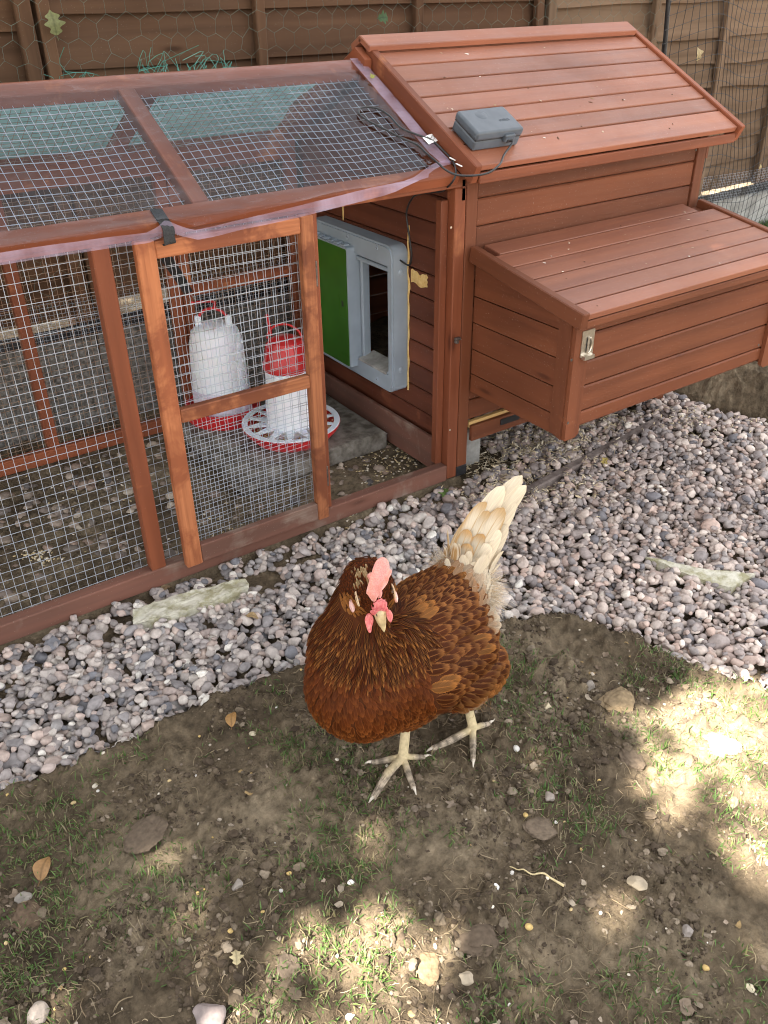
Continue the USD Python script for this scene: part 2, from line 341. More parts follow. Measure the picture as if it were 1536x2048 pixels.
def ground_z(x, y, fine=True):
    x, y = np.asarray(x, float), np.asarray(y, float)
    near = (np.abs(x) < 3.2) & (np.abs(y) < 2.6)
    z = (fb(x, y, 2.2, 3, 1) - .5) * .05
    if fine:
        lum = fb(x, y, 14, 4, 2) - .5
        z = z + lum * .030 + np.maximum(fb(x, y, 38, 3, 5) - .52, 0) * .075 + (fb(x, y, 75, 3, 9) - .5) * .018
    pts = shapely.points(np.stack([x.ravel(), y.ravel()], 1))
    ds = shapely.distance(pts, EDGE_LINE).reshape(x.shape)
    ing = in_gravel(x.ravel(), y.ravel()).reshape(x.shape)
    sd = np.where(ing, ds, -ds) + (fb(x, y, 16, 3, 12) - .5) * .05 + (fb(x, y, 60, 2, 13) - .5) * .02
    ing = sd > 0                  # >0 inside the gravel
    lip = np.exp(-(sd / .05) ** 2) * .014           # the soil's raised lip
    bed = np.clip((sd + .008) / .03, 0, 1)
    z = np.where(ing, (z * .35) * (1 - bed) + bed * (-.034 + (z) * .3), z) + np.where(ing, 0, lip)
    inrun = (y > -.01) & (y < .95) & (x < .02)
    z = np.where(inrun, z * .55 - .012, z)
    inhouse = (y > -.01) & (x >= .02) & (x < 1.02)
    z = np.where(inhouse & ~ing, z * .4 - .03, z)
    bank = np.clip((x - 1.06 - .05 * (fb(x, y, 6, 2, 3) - .5)) / .10, 0, 1) * np.clip((y + .42 + (x - 1.1) * .55) / .16, 0, 1)
    z = z + bank * (.12 + .04 * (fb(x, y, 5, 3, 4) - .5))
    return np.where(near, z, z)

def fine_axis(a, b, step, far):
    inner = np.arange(a, b + step / 2, step); k = np.array([.15, .5, 1.2, 3, 8, 20, far])
    return np.concatenate([(a - k)[::-1], inner, b + k])
gx = fine_axis(-2.05, 1.75, .0068, 80.); gy = fine_axis(-2.05, 1.05, .0068, 80.)
GX, GY = np.meshgrid(gx, gy, indexing='ij')
GZ = ground_z(GX, GY)
GZ = np.where((np.abs(GX) > 2.3) | (np.abs(GY) > 2.3), np.minimum(GZ, .12) * (np.abs(GX) < 6) - .0, GZ)
_i = np.arange(GX.size).reshape(GX.shape)
_a, _b, _c, _d = _i[:-1, :-1].ravel(), _i[1:, :-1].ravel(), _i[1:, 1:].ravel(), _i[:-1, 1:].ravel()
GF = np.vstack([np.stack([_a, _b, _c], 1), np.stack([_a, _c, _d], 1)])
from scipy.interpolate import RegularGridInterpolator
_gz = RegularGridInterpolator((gx, gy), GZ, bounds_error=False, fill_value=0.0)
def gz(x, y):
    return _gz(np.stack([np.asarray(x, float), np.asarray(y, float)], -1))

mat('soil', {
    'geo': ('geometry', {}), 'n1': ('noise_texture', {'scale': 3.2, 'detail': 6.0, 'roughness': .62, 'distortion': .3}), 'r1': ('rgb_ramp', {'ramp': [(.30, (.056, .042, .028)), (.50, (.128, .098, .064)), (.68, (.235, .187, .126))]}),
    'n2': ('noise_texture', {'scale': 42.0, 'detail': 6.0, 'roughness': .7}), 'v2': ('map_range', {'from_min': .28, 'from_max': .72, 'to_min': .42, 'to_max': 1.62}),
    'vo': ('voronoi_texture', {'scale': 170.0}), 'rv': ('rgb_ramp', {'ramp': [(.0, (1, 1, 1)), (.16, (1, 1, 1)), (.22, (0, 0, 0))]}), 'n3': ('noise_texture', {'scale': 24.0, 'detail': 3.0}), 'r3': ('rgb_ramp', {'ramp': [(.54, (0, 0, 0)), (.66, (.55, .55, .55))]}), 'mm': ('math', {'math_type': 'multiply'}),
    'h': ('hsv', {}), 'm': ('mix_color', {'b': (.30, .24, .17)}), 'nb': ('noise_texture', {'scale': 130.0, 'detail': 8.0, 'roughness': .7}), 'b': ('bump', {'strength': 1.0, 'distance': .009}), 'p': ('principled_bsdf', {'roughness': .95, 'specular_ior_level': .15})},
    [('geo.position', 'n1.vector'), ('n1.fac', 'r1.fac'), ('geo.position', 'n2.vector'), ('n2.fac', 'v2.value'), ('v2.result', 'h.value'), ('r1.color', 'h.color'), ('geo.position', 'vo.vector'), ('vo.distance', 'rv.fac'), ('geo.position', 'n3.vector'), ('n3.fac', 'r3.fac'), ('rv.color', 'mm.value1'), ('r3.color', 'mm.value2'),
     ('h.color', 'm.a'), ('mm.value', 'm.fac'), ('m.result', 'p.base_color'), ('geo.position', 'nb.vector'), ('nb.fac', 'b.height'), ('b.normal', 'p.normal')], 'p.BSDF')
obj('soil_ground', (np.stack([GX.ravel(), GY.ravel(), GZ.ravel()], 1), GF), 'soil', smooth=True, kind='structure', label='bare dark soil with sparse grass in the foreground and under the coop')

# ---------------------------------------------------------------- gravel
PEB_COL = np.array([(.275, .245, .235), (.36, .32, .295), (.20, .185, .185), (.48, .435, .395), (.40, .32, .28), (.15, .15, .165), (.60, .57, .52), (.33, .27, .245), (.26, .245, .24), (.42, .37, .335)])
PEB_W = np.array([.20, .17, .12, .08, .10, .05, .035, .10, .10, .08]); PEB_W /= PEB_W.sum()

def stone(base, r, rng, angular=0.0):
    v = np.array(base.vertices)
    if angular:
        for _ in range(int(4 + 5 * angular)):                  # cut flats
            d = unit(rng.normal(size=3)); k = rng.uniform(.55, .85); s = v @ d; v = np.where((s > k)[:, None], v - (s - k)[:, None] * d, v)
    v = v * (1 + .16 * (meshkit.noise(v * 1.3 + rng.uniform(0, 50, 3)) - .5)[:, None] * 2)
    return v * r

def rotation(yaw, tilt, az):
    R = trimesh.transformations.rotation_matrix(tilt, [math.cos(az), math.sin(az), 0])[:3, :3] @ trimesh.transformations.rotation_matrix(yaw, [0, 0, 1])[:3, :3]
    return R

def lay_pebbles(points, sizes, rng, cell=.004, base=None, ext=(-2.7, 1.8, -2.2, 1.0)):
    """drops each stone onto a height map so that the stones lie on one another"""
    x0, x1, y0, y1 = ext; nx, ny = int((x1 - x0) / cell), int((y1 - y0) / cell)
    cx, cy = x0 + (np.arange(nx) + .5) * cell, y0 + (np.arange(ny) + .5) * cell
    H = base(*np.meshgrid(cx, cy, indexing='ij'))
    out = []
    for (x, y), s in zip(points, sizes):
        asp = rng.uniform(.62, .95); fl = rng.uniform(.42, .68)
        R3 = np.array([s, s * asp, s * fl]); rr = s * .8
        i0, i1, j0, j1 = int((x - rr - x0) / cell), int((x + rr - x0) / cell) + 1, int((y - rr - y0) / cell), int((y + rr - y0) / cell) + 1
        if i0 < 0 or j0 < 0 or i1 >= nx or j1 >= ny: continue
        h = H[i0:i1, j0:j1]; d2 = ((cx[i0:i1, None] - x) ** 2 + (cy[None, j0:j1] - y) ** 2) / rr ** 2
        ins = d2 < 1
        if not ins.any(): continue
        sup = np.quantile(h[ins], .55)
        if sup > float(base(np.array([x]), np.array([y]))[0]) + .030: continue
        dx_, dy_ = (cx[i0:i1, None] - x) * ins, (cy[None, j0:j1] - y) * ins; hh = (h - h[ins].mean()) * ins
        gxx, gyy = (dx_ * hh).sum() / max((dx_ ** 2).sum(), 1e-9), (dy_ * hh).sum() / max((dy_ ** 2).sum(), 1e-9)
        tilt = min(math.atan(math.hypot(gxx, gyy)) * .6, .5) + rng.uniform(0, .12); az = math.atan2(gyy, gxx) + math.pi / 2 + rng.normal(0, .3)
        zc = sup + R3[2] * .60
        cap = zc + R3[2] * np.sqrt(np.clip(1 - d2, 0, 1)) * .9
        H[i0:i1, j0:j1] = np.where(ins, np.maximum(h, cap), h)
        out.append((np.array([x, y, zc]), R3, rotation(rng.uniform(0, 2 * np.pi), -tilt, az)))
    kept = []                                              # leave out the stones that ended up wholly buried
    for c, R3, Rm in out:
        i0, i1, j0, j1 = int((c[0] - R3[0] * .8 - x0) / cell), int((c[0] + R3[0] * .8 - x0) / cell) + 1, int((c[1] - R3[0] * .8 - y0) / cell), int((c[1] + R3[0] * .8 - y0) / cell) + 1
        if (H[i0:i1, j0:j1] < c[2] + R3[2] * .75).mean() > .12: kept.append((c, R3, Rm))
    lay_pebbles.top = RegularGridInterpolator((cx, cy), H, bounds_error=False, fill_value=0.0)
    return kept

rng = np.random.default_rng(11)
N = 82000
P = np.stack([rng.uniform(-2.1, 1.35, N), rng.uniform(-1.9, .42, N)], 1)
P = P[in_gravel(P[:, 0], P[:, 1], -.008)]
q = project(np.c_[P, np.zeros(len(P))]); vis = (q[:, 0] > -120) & (q[:, 0] < 1660) & (q[:, 1] < 2150) & (q[:, 1] > 640); P = P[vis]
sparse = fb(P[:, 0], P[:, 1], 5.5, 3, 21)
rail = np.exp(-((P[:, 1] + .07) / .09) ** 2) * (P[:, 0] < .0)
keep = rng.uniform(0, 1, len(P)) > np.clip((sparse - .60) * 5.0, 0, .8) + rail * .6
keep &= ~((P[:, 1] > .0) & (rng.uniform(0, 1, len(P)) < .45))
keep &= ~((np.abs(P[:, 0] - .10) < .12) & (np.abs(P[:, 1] - .06) < .10))
def ipoly(*pp): return Polygon([tuple(onz(*p, -.004)[:2]) for p in pp])
EDGE_STONE = ipoly((268, 1252), (272, 1228), (330, 1205), (420, 1180), (486, 1164), (494, 1176), (420, 1212), (340, 1238))
SLAB_TRI = ipoly((1290, 1117), (1400, 1143), (1510, 1152), (1462, 1180), (1400, 1165)); EDGE_STRIP = LineString([tuple(onz(*p, -.012)[:2]) for p in ((1040, 990), (1330, 832))]).buffer(.019)
for _e in (EDGE_STONE.buffer(-.004), SLAB_TRI.buffer(-.004), EDGE_STRIP): keep &= ~shapely.contains_xy(_e, P[:, 0], P[:, 1]) | (rng.uniform(0, 1, len(P)) < .06)
P = P[keep]
S = np.clip(rng.lognormal(math.log(.0110), .35, len(P)), .0052, .0250)
order = np.argsort(-S + rng.normal(0, .0045, len(S))); P, S = P[order], S[order]
rows = (sparse * 0)
laid = lay_pebbles(P, S, rng, base=lambda x, y: gz(x, y))
GRAVEL_BED = thing('gravel_bed', (0, -.3, 0), 'bed of rounded grey and mauve pebbles between the coop and the bare soil', kind='structure')
C0 = 1.12 * PEB_COL[rng.choice(len(PEB_COL), len(laid), p=PEB_W)] * rng.uniform(.82, 1.18, (len(laid), 1))
warm = np.array([1.03, .97, .94])
big = np.array([FPX * l[1][0] / np.linalg.norm(l[0] - EYE) for l in laid]); qq = project(np.array([l[0] for l in laid]))
inside = (qq[:, 0] > 5) & (qq[:, 0] < 1530) & (qq[:, 1] < 2040)
top = np.array([l[0][2] for l in laid]); rank = np.argsort(-(big * inside * (top > np.quantile(top, .35)))); indiv = set(rank[:300].tolist())
loose = [], [], []; n = 0
for k, (c, R3, Rm) in enumerate(laid):
    ang = rng.choice([0, .5, .8, 1.2]); fine = k in indiv or big[k] > 15.5
    v = stone(ICO2 if fine else ICO1, R3, rng, ang) @ Rm.T + c; f = (ICO2 if fine else ICO1).faces
    col = C0[k] * (warm if c[0] > -.2 else 1); col = np.broadcast_to(col, v.shape) * (1 + .10 * (meshkit.noise(v * 90 + k) - .5))[:, None]
    if k in indiv: obj('pebble', (v, f), 'pebble_stone', GRAVEL_BED, smooth=True, col=col)
    else:
        loose[0].append(v); loose[1].append(f + n); loose[2].append(col); n += len(v)
obj('loose_pebbles', (np.vstack(loose[0]), np.vstack(loose[1])), 'pebble_stone', GRAVEL_BED, smooth=True, col=np.vstack(loose[2]), kind='stuff')
_top = lay_pebbles.top
def hz(x, y):
    """height of whatever lies on top there: pebbles or soil"""
    p = np.stack([np.asarray(x, float), np.asarray(y, float)], -1); return np.maximum(_top(p), _gz(p))

# dirty stones lying in the soil of the run
N = 900; P = np.stack([rng.uniform(-1.75, -.05, N), rng.uniform(.03, .80, N)], 1)
d = fb(P[:, 0], P[:, 1], 4.0, 3, 31) + .35 * np.exp(-((P[:, 0] + .10) / .10) ** 2); P = P[d > .50]
S = np.clip(rng.lognormal(math.log(.012), .35, len(P)), .005, .024)
vs = [], [], []; n = 0
for c, R3, Rm in lay_pebbles(P, S, rng, base=lambda x, y: gz(x, y) - .008):
    v = stone(ICO1, R3, rng, rng.choice([0, .6, 1])) @ Rm.T + c
    vs[0].append(v); vs[1].append(ICO1.faces + n); n += len(v); vs[2].append(np.broadcast_to(PEB_COL[rng.integers(len(PEB_COL))] * np.array([.62, .55, .48]), v.shape))
obj('muddy_pebbles', (np.vstack(vs[0]), np.vstack(vs[1])), 'pebble_stone', smooth=True, col=np.vstack(vs[2]), kind='stuff', label='muddy pebbles half sunk in the soil inside the run', cat='gravel')

# ---------------------------------------------------------------- fence
def fence_panel(x0, x1, zs, label, mt, battens, edge=True, yb=1.0, jitter=.004):
    o = thing('timber_fence', ((x0 + x1) / 2, yb, .35), label, 'fence', 'timber fence panels behind the coop')
    for a, b in zip(zs[:-1], zs[1:]):                       # feather-edge boards, thick edge down, each lapping the one below
        j = RNG.normal(0, jitter, 4); n = 14
        xs = np.linspace(x0 + .004, x1 - .004, n); lo = a - .018 + np.interp(xs, [x0, x1], [j[0], j[1]]) + (meshkit.noise(np.stack([xs * 2.5, xs * 0 + a * 40, xs * 0], -1)) - .5) * jitter * 2.5
        hi = np.full(n, b + .012)
        yl = yb - .030 + (meshkit.noise(np.stack([xs * 2, xs * 0 + a * 60, xs * 0 + 5], -1)) - .5) * jitter * 2; yh = np.full(n, yb - .004)
        prof = [(yl, lo + .0015), (yl + .0015, lo), (yl + .017, lo), (yh + .006, hi), (yh, hi)]
        m = len(prof); V = np.stack([np.stack([xs, np.broadcast_to(y, n), z], 1) for y, z in prof], 1).reshape(-1, 3); F = []
        for i in range(n - 1):
            for k in range(m):
                l = (k + 1) % m; A, B, Cc, D = i * m + k, i * m + l, (i + 1) * m + l, (i + 1) * m + k
                F += [[A, Cc, B], [A, D, Cc]]
        uv = np.stack([V[:, 0] + 5 + 10 * RNG.integers(1, 90), V[:, 2] + 5 + 10 * RNG.integers(1, 90)], 1)
        obj('board', (V, np.array(F)), mt, o, uv=uv)
    for bxx, w in battens:
        plank('batten', bx(bxx - w / 2, bxx + w / 2, yb - .058, yb - .0325, zs[0] - .03, zs[-1] + .03, .003), mt, o)
    return o
def joints(z0, z1, zref, p, j=.0):
    k0 = math.ceil((z0 - zref) / p); return np.array([zref + k * p + (RNG.normal(0, j) if j else 0) for k in range(k0, int((z1 - zref) / p) + 1)])
fence_panel(-2.55, -.732, joints(.32, 1.85, 1.06, .131), 'brown feather-edge fence panel at the far left, left of the paired battens', 'fence_wood', [(-.755, .044), (-1.36, .034), (-1.97, .034), (-2.53, .04)])
fence_panel(-.722, 1.128, joints(.32, 1.85, 1.095, .131), 'brown feather-edge fence panel directly behind the coop roof', 'fence_wood', [(-.702, .036), (-.055, .034), (.55, .034), (1.110, .036)])
fence_panel(1.152, 2.99, joints(.32, 1.85, 1.075, .112, .006), 'weathered greyish warped fence panel right of the coop behind dark netting', 'grey_fence_wood', [(1.172, .04), (1.765, .036), (2.24, .036), (2.70, .036), (2.97, .04)], jitter=.011)
fence_panel(3.01, 4.9, joints(.32, 1.85, 1.075, .115, .006), 'weathered greyish fence panel at the far right edge', 'grey_fence_wood', [(3.03, .04), (3.6, .036), (4.2, .036)], jitter=.008)
for xp_, lb in ((-.727, 'fence post behind the joint of the panels at the far left'), (1.140, 'fence post behind the joint of the panels above the coop roof'), (3.0, 'fence post at the far right of the fence')):
    o = thing('fence_post', (xp_, 1.05, 0), lb, 'fence post'); plank('post', bx(xp_ - .045, xp_ + .045, 1.008, 1.10, -.05, 1.9, .004), 'fence_wood', o)
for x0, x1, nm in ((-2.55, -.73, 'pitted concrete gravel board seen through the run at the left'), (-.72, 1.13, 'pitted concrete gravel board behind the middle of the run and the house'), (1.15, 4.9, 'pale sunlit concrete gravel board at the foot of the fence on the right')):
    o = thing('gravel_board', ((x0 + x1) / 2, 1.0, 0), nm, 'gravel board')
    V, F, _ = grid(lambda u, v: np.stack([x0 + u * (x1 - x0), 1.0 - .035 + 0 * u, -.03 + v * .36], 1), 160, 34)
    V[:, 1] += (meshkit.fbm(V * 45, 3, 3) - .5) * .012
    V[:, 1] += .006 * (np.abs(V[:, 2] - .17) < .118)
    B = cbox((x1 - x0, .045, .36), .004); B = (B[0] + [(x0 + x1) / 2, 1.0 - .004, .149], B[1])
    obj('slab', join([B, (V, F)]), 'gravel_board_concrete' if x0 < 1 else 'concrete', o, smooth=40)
# hexagonal chicken wire stapled to the fence
def hexwire(x0, x1, z0, z1, a, fn, r, cull=None):
    """hexagon cells, a = width; wires as thin triangular tubes"""
    h = a / math.sqrt(3); segs = set(); vert = {}
    def key(p):
        k = (round(p[0] / (a / 2)), round(p[1] / (h / 2))); vert.setdefault(k, p); return k
    rows = int((z1 - z0) / (h * 1.5)) + 1; cols = int((x1 - x0) / a) + 1
    for j in range(rows):
        for i in range(cols):
            cx, cz = x0 + a * (i + .5 * (j % 2)), z0 + 1.5 * h * j
            pts = [(cx + h * math.sin(t), cz + h * math.cos(t)) for t in np.arange(6) * math.pi / 3]
            ks = [key(p) for p in pts]
            for s, t in zip(ks, ks[1:] + ks[:1]): segs.add(tuple(sorted((s, t))))
    idx = {k: n for n, k in enumerate(vert)}; P = fn(np.array([vert[k] for k in vert]))
    return wires(P, np.array([(idx[s], idx[t]) for s, t in segs]), r)
def wires(P, E, r):
    """a thin three-sided prism along every edge"""
    A, B = P[E[:, 0]], P[E[:, 1]]; d = B - A; d /= np.maximum(np.linalg.norm(d, axis=1, keepdims=True), 1e-9)
    u = np.cross(d, np.array([.31, .57, .76])); u /= np.linalg.norm(u, axis=1, keepdims=True); w = np.cross(d, u)
    V = np.stack([X + r * (math.cos(t) * u + math.sin(t) * w) for X in (A, B) for t in (0, 2.094, 4.189)], 1).reshape(-1, 3)
    b = np.arange(len(E))[:, None, None] * 6
    F = (np.array([[0, 1, 4], [0, 4, 3], [1, 2, 5], [1, 5, 4], [2, 0, 3], [2, 3, 5]])[None] + b).reshape(-1, 3)
    return V, F
def sag(P):
    x, z = P[:, 0], P[:, 1]
    n = meshkit.noise(np.stack([x * 3, z * 3, x * 0], -1)); n2 = np.stack([meshkit.noise(np.stack([x * 22, z * 22, x * 0 + k], -1)) - .5 for k in (1, 2)], 1)
    return np.stack([x + n2[:, 0] * .018, .925 - n * .012, z + n2[:, 1] * .018], 1)
obj('chicken_wire', hexwire(-1.5, 1.75, .42, 1.45, .058, sag, .00055), 'green_wire', label='thin hexagonal chicken wire hung over the brown fence panels', cat='chicken wire')

# square dark garden netting on a pole at the right
def net_pos(x, z):
    y = .86 + .05 * np.sin(x * 5.0 + z * 1.5) + .03 * (meshkit.noise(np.stack([x * 4, z * 4, x * 0], -1)) - .5)
    return np.stack([x + .03 * np.sin(z * 6 + x * 2), y, z + .03 * np.sin(x * 7) + .02 * (meshkit.noise(np.stack([x * 6, z * 3, x * 0 + 4], -1)) - .5)], 1)
u = np.arange(1.70, 4.2, .046); w = np.arange(.06, 1.75, .05)
UU, WW = np.meshgrid(u, w, indexing='ij'); nn = net_pos(UU.ravel(), WW.ravel()); ii = np.arange(UU.size).reshape(UU.shape)
ed = np.vstack([np.stack([ii[:-1].ravel(), ii[1:].ravel()], 1), np.stack([ii[:, :-1].ravel(), ii[:, 1:].ravel()], 1)])
knot = [(ICO0.vertices * .0028 + p, ICO0.faces) for p in nn]
o = thing('garden_netting', (2.4, .87, 0), 'dark square garden netting hanging before the weathered fence on the right', 'netting')
obj('net_strands', wires(nn, ed, .0012), 'dark_netting', o)
obj('knots', join(knot), 'dark_netting', o)
a, b = ony(1338, -10, .86), ony(1327, 125, .86); d = (b - a)
obj('netting_pole', tube([a - d * 2, b + d * 5.2], .0095, 10), 'black_plastic', smooth=40, label='thin black upright pole carrying the garden netting', cat='pole')
# fine galvanised mesh along the top of the gravel boards
u = np.arange(-1.9, 4.2, .0125); w = np.arange(.325, .452, .0125); UU, WW = np.meshgrid(u, w, indexing='ij')
nn = np.stack([UU.ravel(), .942 + .004 * np.sin(UU.ravel() * 9) - (WW.ravel() - .32) * .0, WW.ravel() + .006 * np.sin(UU.ravel() * 4)], 1); ii = np.arange(UU.size).reshape(UU.shape)
ed = np.vstack([np.stack([ii[:-1].ravel(), ii[1:].ravel()], 1), np.stack([ii[:, :-1].ravel(), ii[:, 1:].ravel()], 1)])
obj('mesh_strip', wires(nn, ed, .0006), 'galvanised_wire', label='strip of fine galvanised mesh along the foot of the fence', cat='wire mesh')
o = thing('fence_sill', (1.0, .955, .33), 'black plastic sheeting strip between the gravel boards and the fence', 'plastic strip')
obj('strip', (lambda g: (g[0], g[1]))(grid(lambda u, v: np.stack([-2.2 + u * 6.6, .953 - .006 * np.sin(u * 60) * v, .325 + v * (.05 + .012 * np.sin(u * 25))], 1), 120, 4)), 'black_plastic', o, smooth=True)
# ---------------------------------------------------------------- the hen house with its nest box
HOUSE = thing('hen_house', (.47, .40, 0), 'reddish brown wooden hen house with plank roof, sloping nest box lid and automatic pop door', 'hen house')
SL = unit([0, .477, .244]); NR = unit([0, -.244, .477])          # up the roof, roof normal
def roofz(y): return .89 + (y + .062) * .244 / .477
def polyboard(poly, t, o, x, y, mt, parent, name, long='x', **kw):
    """a flat board cut to a polygon (in x, y from o), t thick along x cross y"""
    z = np.cross(x, y); V, F = prism(poly, -t / 2, t / 2, frame(o, x, y, z))
    L = V - np.asarray(o); a, b = L @ np.asarray(x), L @ np.asarray(y) + L @ z
    uv = np.stack([a, b] if long == 'x' else [b, a], 1) + 5 + 10 * RNG.integers(1, 90, 2)
    return obj(name, (V, F), mt, parent, uv=uv, **kw)
X_, Y_, Z_ = np.eye(3)
PITCH_B, Z0B = .0709, .229
zj = Z0B + PITCH_B * np.arange(-2, 10)
g = .0016
# wall facing the run, with its hole for the door
for a, b in zip(zj[:-1], zj[1:]):
    spans = [(.037, .80)]
    if b > .262 and a < .575: spans = [(.037, .262), (.50, .80)]
    for s in spans:
        if a > .80: continue
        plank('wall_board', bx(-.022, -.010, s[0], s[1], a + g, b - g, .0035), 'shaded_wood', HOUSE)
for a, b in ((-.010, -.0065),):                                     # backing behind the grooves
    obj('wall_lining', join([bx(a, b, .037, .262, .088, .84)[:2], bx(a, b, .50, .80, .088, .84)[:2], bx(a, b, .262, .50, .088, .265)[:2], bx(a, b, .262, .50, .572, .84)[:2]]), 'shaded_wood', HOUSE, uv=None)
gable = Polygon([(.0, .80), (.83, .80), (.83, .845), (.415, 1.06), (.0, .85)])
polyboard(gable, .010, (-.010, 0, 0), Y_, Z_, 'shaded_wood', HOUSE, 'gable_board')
polyboard(gable, .010, (.950, 0, 0), Y_, Z_, 'stained_wood', HOUSE, 'gable_board')
# front wall over and under the nest box
for a, b in zip(zj[:-1], zj[1:]):
    if b < .17 or a > .86: continue
    plank('wall_board', bx(.040, .904, .006, .018, max(a, .166) + g, min(b, .872) - g, .0035), 'stained_wood', HOUSE)
obj('wall_lining', bx(.030, .93, .0185, .022, .16, .87)[:2], 'stained_wood', HOUSE)
for a, b in zip(zj[:-1], zj[1:]):
    plank('wall_board', bx(.944, .956, .037, .80, a + g, min(b, .86) - g, .0035), 'stained_wood', HOUSE)
    plank('wall_board', bx(.0, .944, .802, .814, a + g, min(b, .86) - g, .0035), 'stained_wood', HOUSE)
plank('floor_board', bx(-.006, .94, .024, .80, .185, .20), 'raw_wood', HOUSE)
obj('bedding', (lambda G: G[:2])(grid(lambda u, v: np.stack([-.004 + u * .93, .03 + v * .76, .203 + .035 * (fb(u * 9, v * 9, 1, 3, 6) - .3)], 1), 50, 40)), 'soil', HOUSE, smooth=True)
plank('corner_post', bx(.001, .038, 0, .036, .022, .872, .002), 'stained_wood', HOUSE)
plank('corner_post', bx(.905, .945, 0, .036, .0, .872, .002), 'stained_wood', HOUSE)
plank('corner_post', bx(.0, .036, .80, .836, .0, .86, .002), 'stained_wood', HOUSE)
plank('corner_post', bx(.91, .945, .80, .836, .0, .86, .002), 'stained_wood', HOUSE)
obj('foot_cap', bx(-.0005, .0395, -.0015, .037, -.012, .0215, .003)[:2], 'black_plastic', HOUSE)
plank('tray_front', bx(.046, .90, -.010, .004, .100, .150, .002), 'stained_wood', HOUSE, label='front board of the pull-out tray')
plank('tray_edge', bx(.046, .90, .0045, .018, .140, .1585, .001), 'raw_wood', HOUSE, label='pale unpainted edge above the tray')
pt = ony(1020, 836, -.0105)
obj('tray_slot', place(prism(Polygon([(-.035, -.006), (.035, -.006), (.035, .006), (-.035, .006)]).buffer(.004), 0, .0015), (pt[0], -.0105, pt[2] - .004), X_, Z_, -Y_), 'black_plastic', HOUSE)
# roof
rs = np.array([-.062, .018, .075, .133, .195, .257, .322, .379, .412])
for side in (0, 1):
    for y0, y1 in zip(rs[:-1], rs[1:]):
        a, b = np.array([0, y0 + .0022, roofz(y0 + .0022) ]) + 0, np.array([0, y1 - .0038, roofz(y1 - .0038)]); n, s = NR.copy(), SL.copy()
        w = np.linalg.norm(b - a); mid = (a + b) / 2 - n * .008
        if side: mid[1] = .83 - mid[1]; n = n * [1, -1, 1]
        plank('roof_board', board(mid + [-.012, 0, 0], mid + [.992, 0, 0], w, .016, n, .0016), 'roof_wood', HOUSE)
    a, b = np.array([0, -.056, roofz(-.056)]) - NR * .0178, np.array([0, .405, roofz(.405)]) - NR * .0178; mid = (a + b) / 2; n = NR.copy()
    if side: mid[1] = .83 - mid[1]; n = n * [1, -1, 1]
    plank('roof_underlay', board(mid + [-.012, 0, 0], mid + [.992, 0, 0], np.linalg.norm(b - a), .003, n, .0005), 'stained_wood', HOUSE)
    for x, t in ((-.0235, .022), (1.003, .020)):                # bargeboards
        a, b = np.array([x, -.070, roofz(-.070)]), np.array([x, .398, roofz(.398)])
        a, b = a - NR * .0165, b - NR * .0165; up = NR.copy()
        if side: a[1], b[1] = .83 - a[1], .83 - b[1]; up = up * [1, -1, 1]
        plank('bargeboard', board(a, b, t, .050, up, .0025), 'frame_wood', HOUSE)
plank('fascia', bx(-.010, .99, -.0605, -.046, .848, .8735, .002), 'frame_wood', HOUSE)
for side in (0, 1):                                                  # ridge cap boards
    a = np.array([0, .373, roofz(.373) + .012]); b = np.array([0, .416, roofz(.416) + .0125]); mid = (a + b) / 2; n = NR.copy()
    if side: mid[1] = .83 - mid[1]; n = n * [1, -1, 1]
    plank('ridge_cap', board(mid + [-.042, 0, 0], mid + [.988, 0, 0], np.linalg.norm(b - a) + .004, .017, n, .002), 'roof_wood', HOUSE)
pent = Polygon([(.372, 1.058), (.458, 1.058), (.462, 1.100), (.415, 1.127), (.368, 1.100)])
polyboard(pent, .022, (-.0475, 0, 0), Y_, Z_, 'frame_wood', HOUSE, 'ridge_block')
# nest box
NS = unit([0, .411, .07]); NN = unit([0, -.07, .411])
def lidz(y): return .608 + (y + .423) * .07 / .411
side_top = lambda y: lidz(y) - .021
zs = [.262, .319, .393, .470, .544, .70]
for x0 in (.043, .899):
    for a, b in zip(zs[:-1], zs[1:]):
        P = Polygon([(-.372, a + g), (-.004, a + g), (-.004, b - g), (-.372, b - g)]).intersection(Polygon([(-.4, 0), (0, 0), (0, side_top(0)), (-.4, side_top(-.4))]))
        if not P.is_empty: polyboard(P, .012, (x0, 0, 0), Y_, Z_, 'stained_wood', HOUSE, 'nest_board')
zs = [.283, .324, .395, .463, .535, .58]
for a, b in zip(zs[:-1], zs[1:]):
    plank('nest_board', bx(.060, .885, -.376, -.364, a + g, b - g, .004), 'stained_wood', HOUSE)
obj('nest_lining', join([bx(.05, .895, -.3635, -.361, .284, .575)[:2], bx(.05, .0525, -.36, -.005, .27, .58)[:2], bx(.05, .90, -.36, .0, .272, .285)[:2]]), 'stained_wood', HOUSE)
for x0, x1 in ((.0335, .083), (.858, .908)):
    P = Polygon([(x0, .262), (x1 - .012, .262), (x1, .272), (x1, .584), (x0, .584)]) if x0 < .5 else Polygon([(x0 + .012, .262), (x1, .262), (x1, .584), (x0, .584), (x0, .272)])
    polyboard(P, .012, (0, -.3825, 0), X_, Z_, 'stained_wood', HOUSE, 'nest_corner_trim', long='y')
for x0 in (.0335, .9085):
    P = Polygon([(-.376, .262), (-.338, .272), (-.334, .278), (-.334, side_top(-.334)), (-.376, side_top(-.376))])
    polyboard(P, .0095, (x0, 0, 0), Y_, Z_, 'stained_wood', HOUSE, 'nest_corner_trim', long='y')
ls = [-.423, -.366, -.295, -.221, -.145, -.071, -.004]
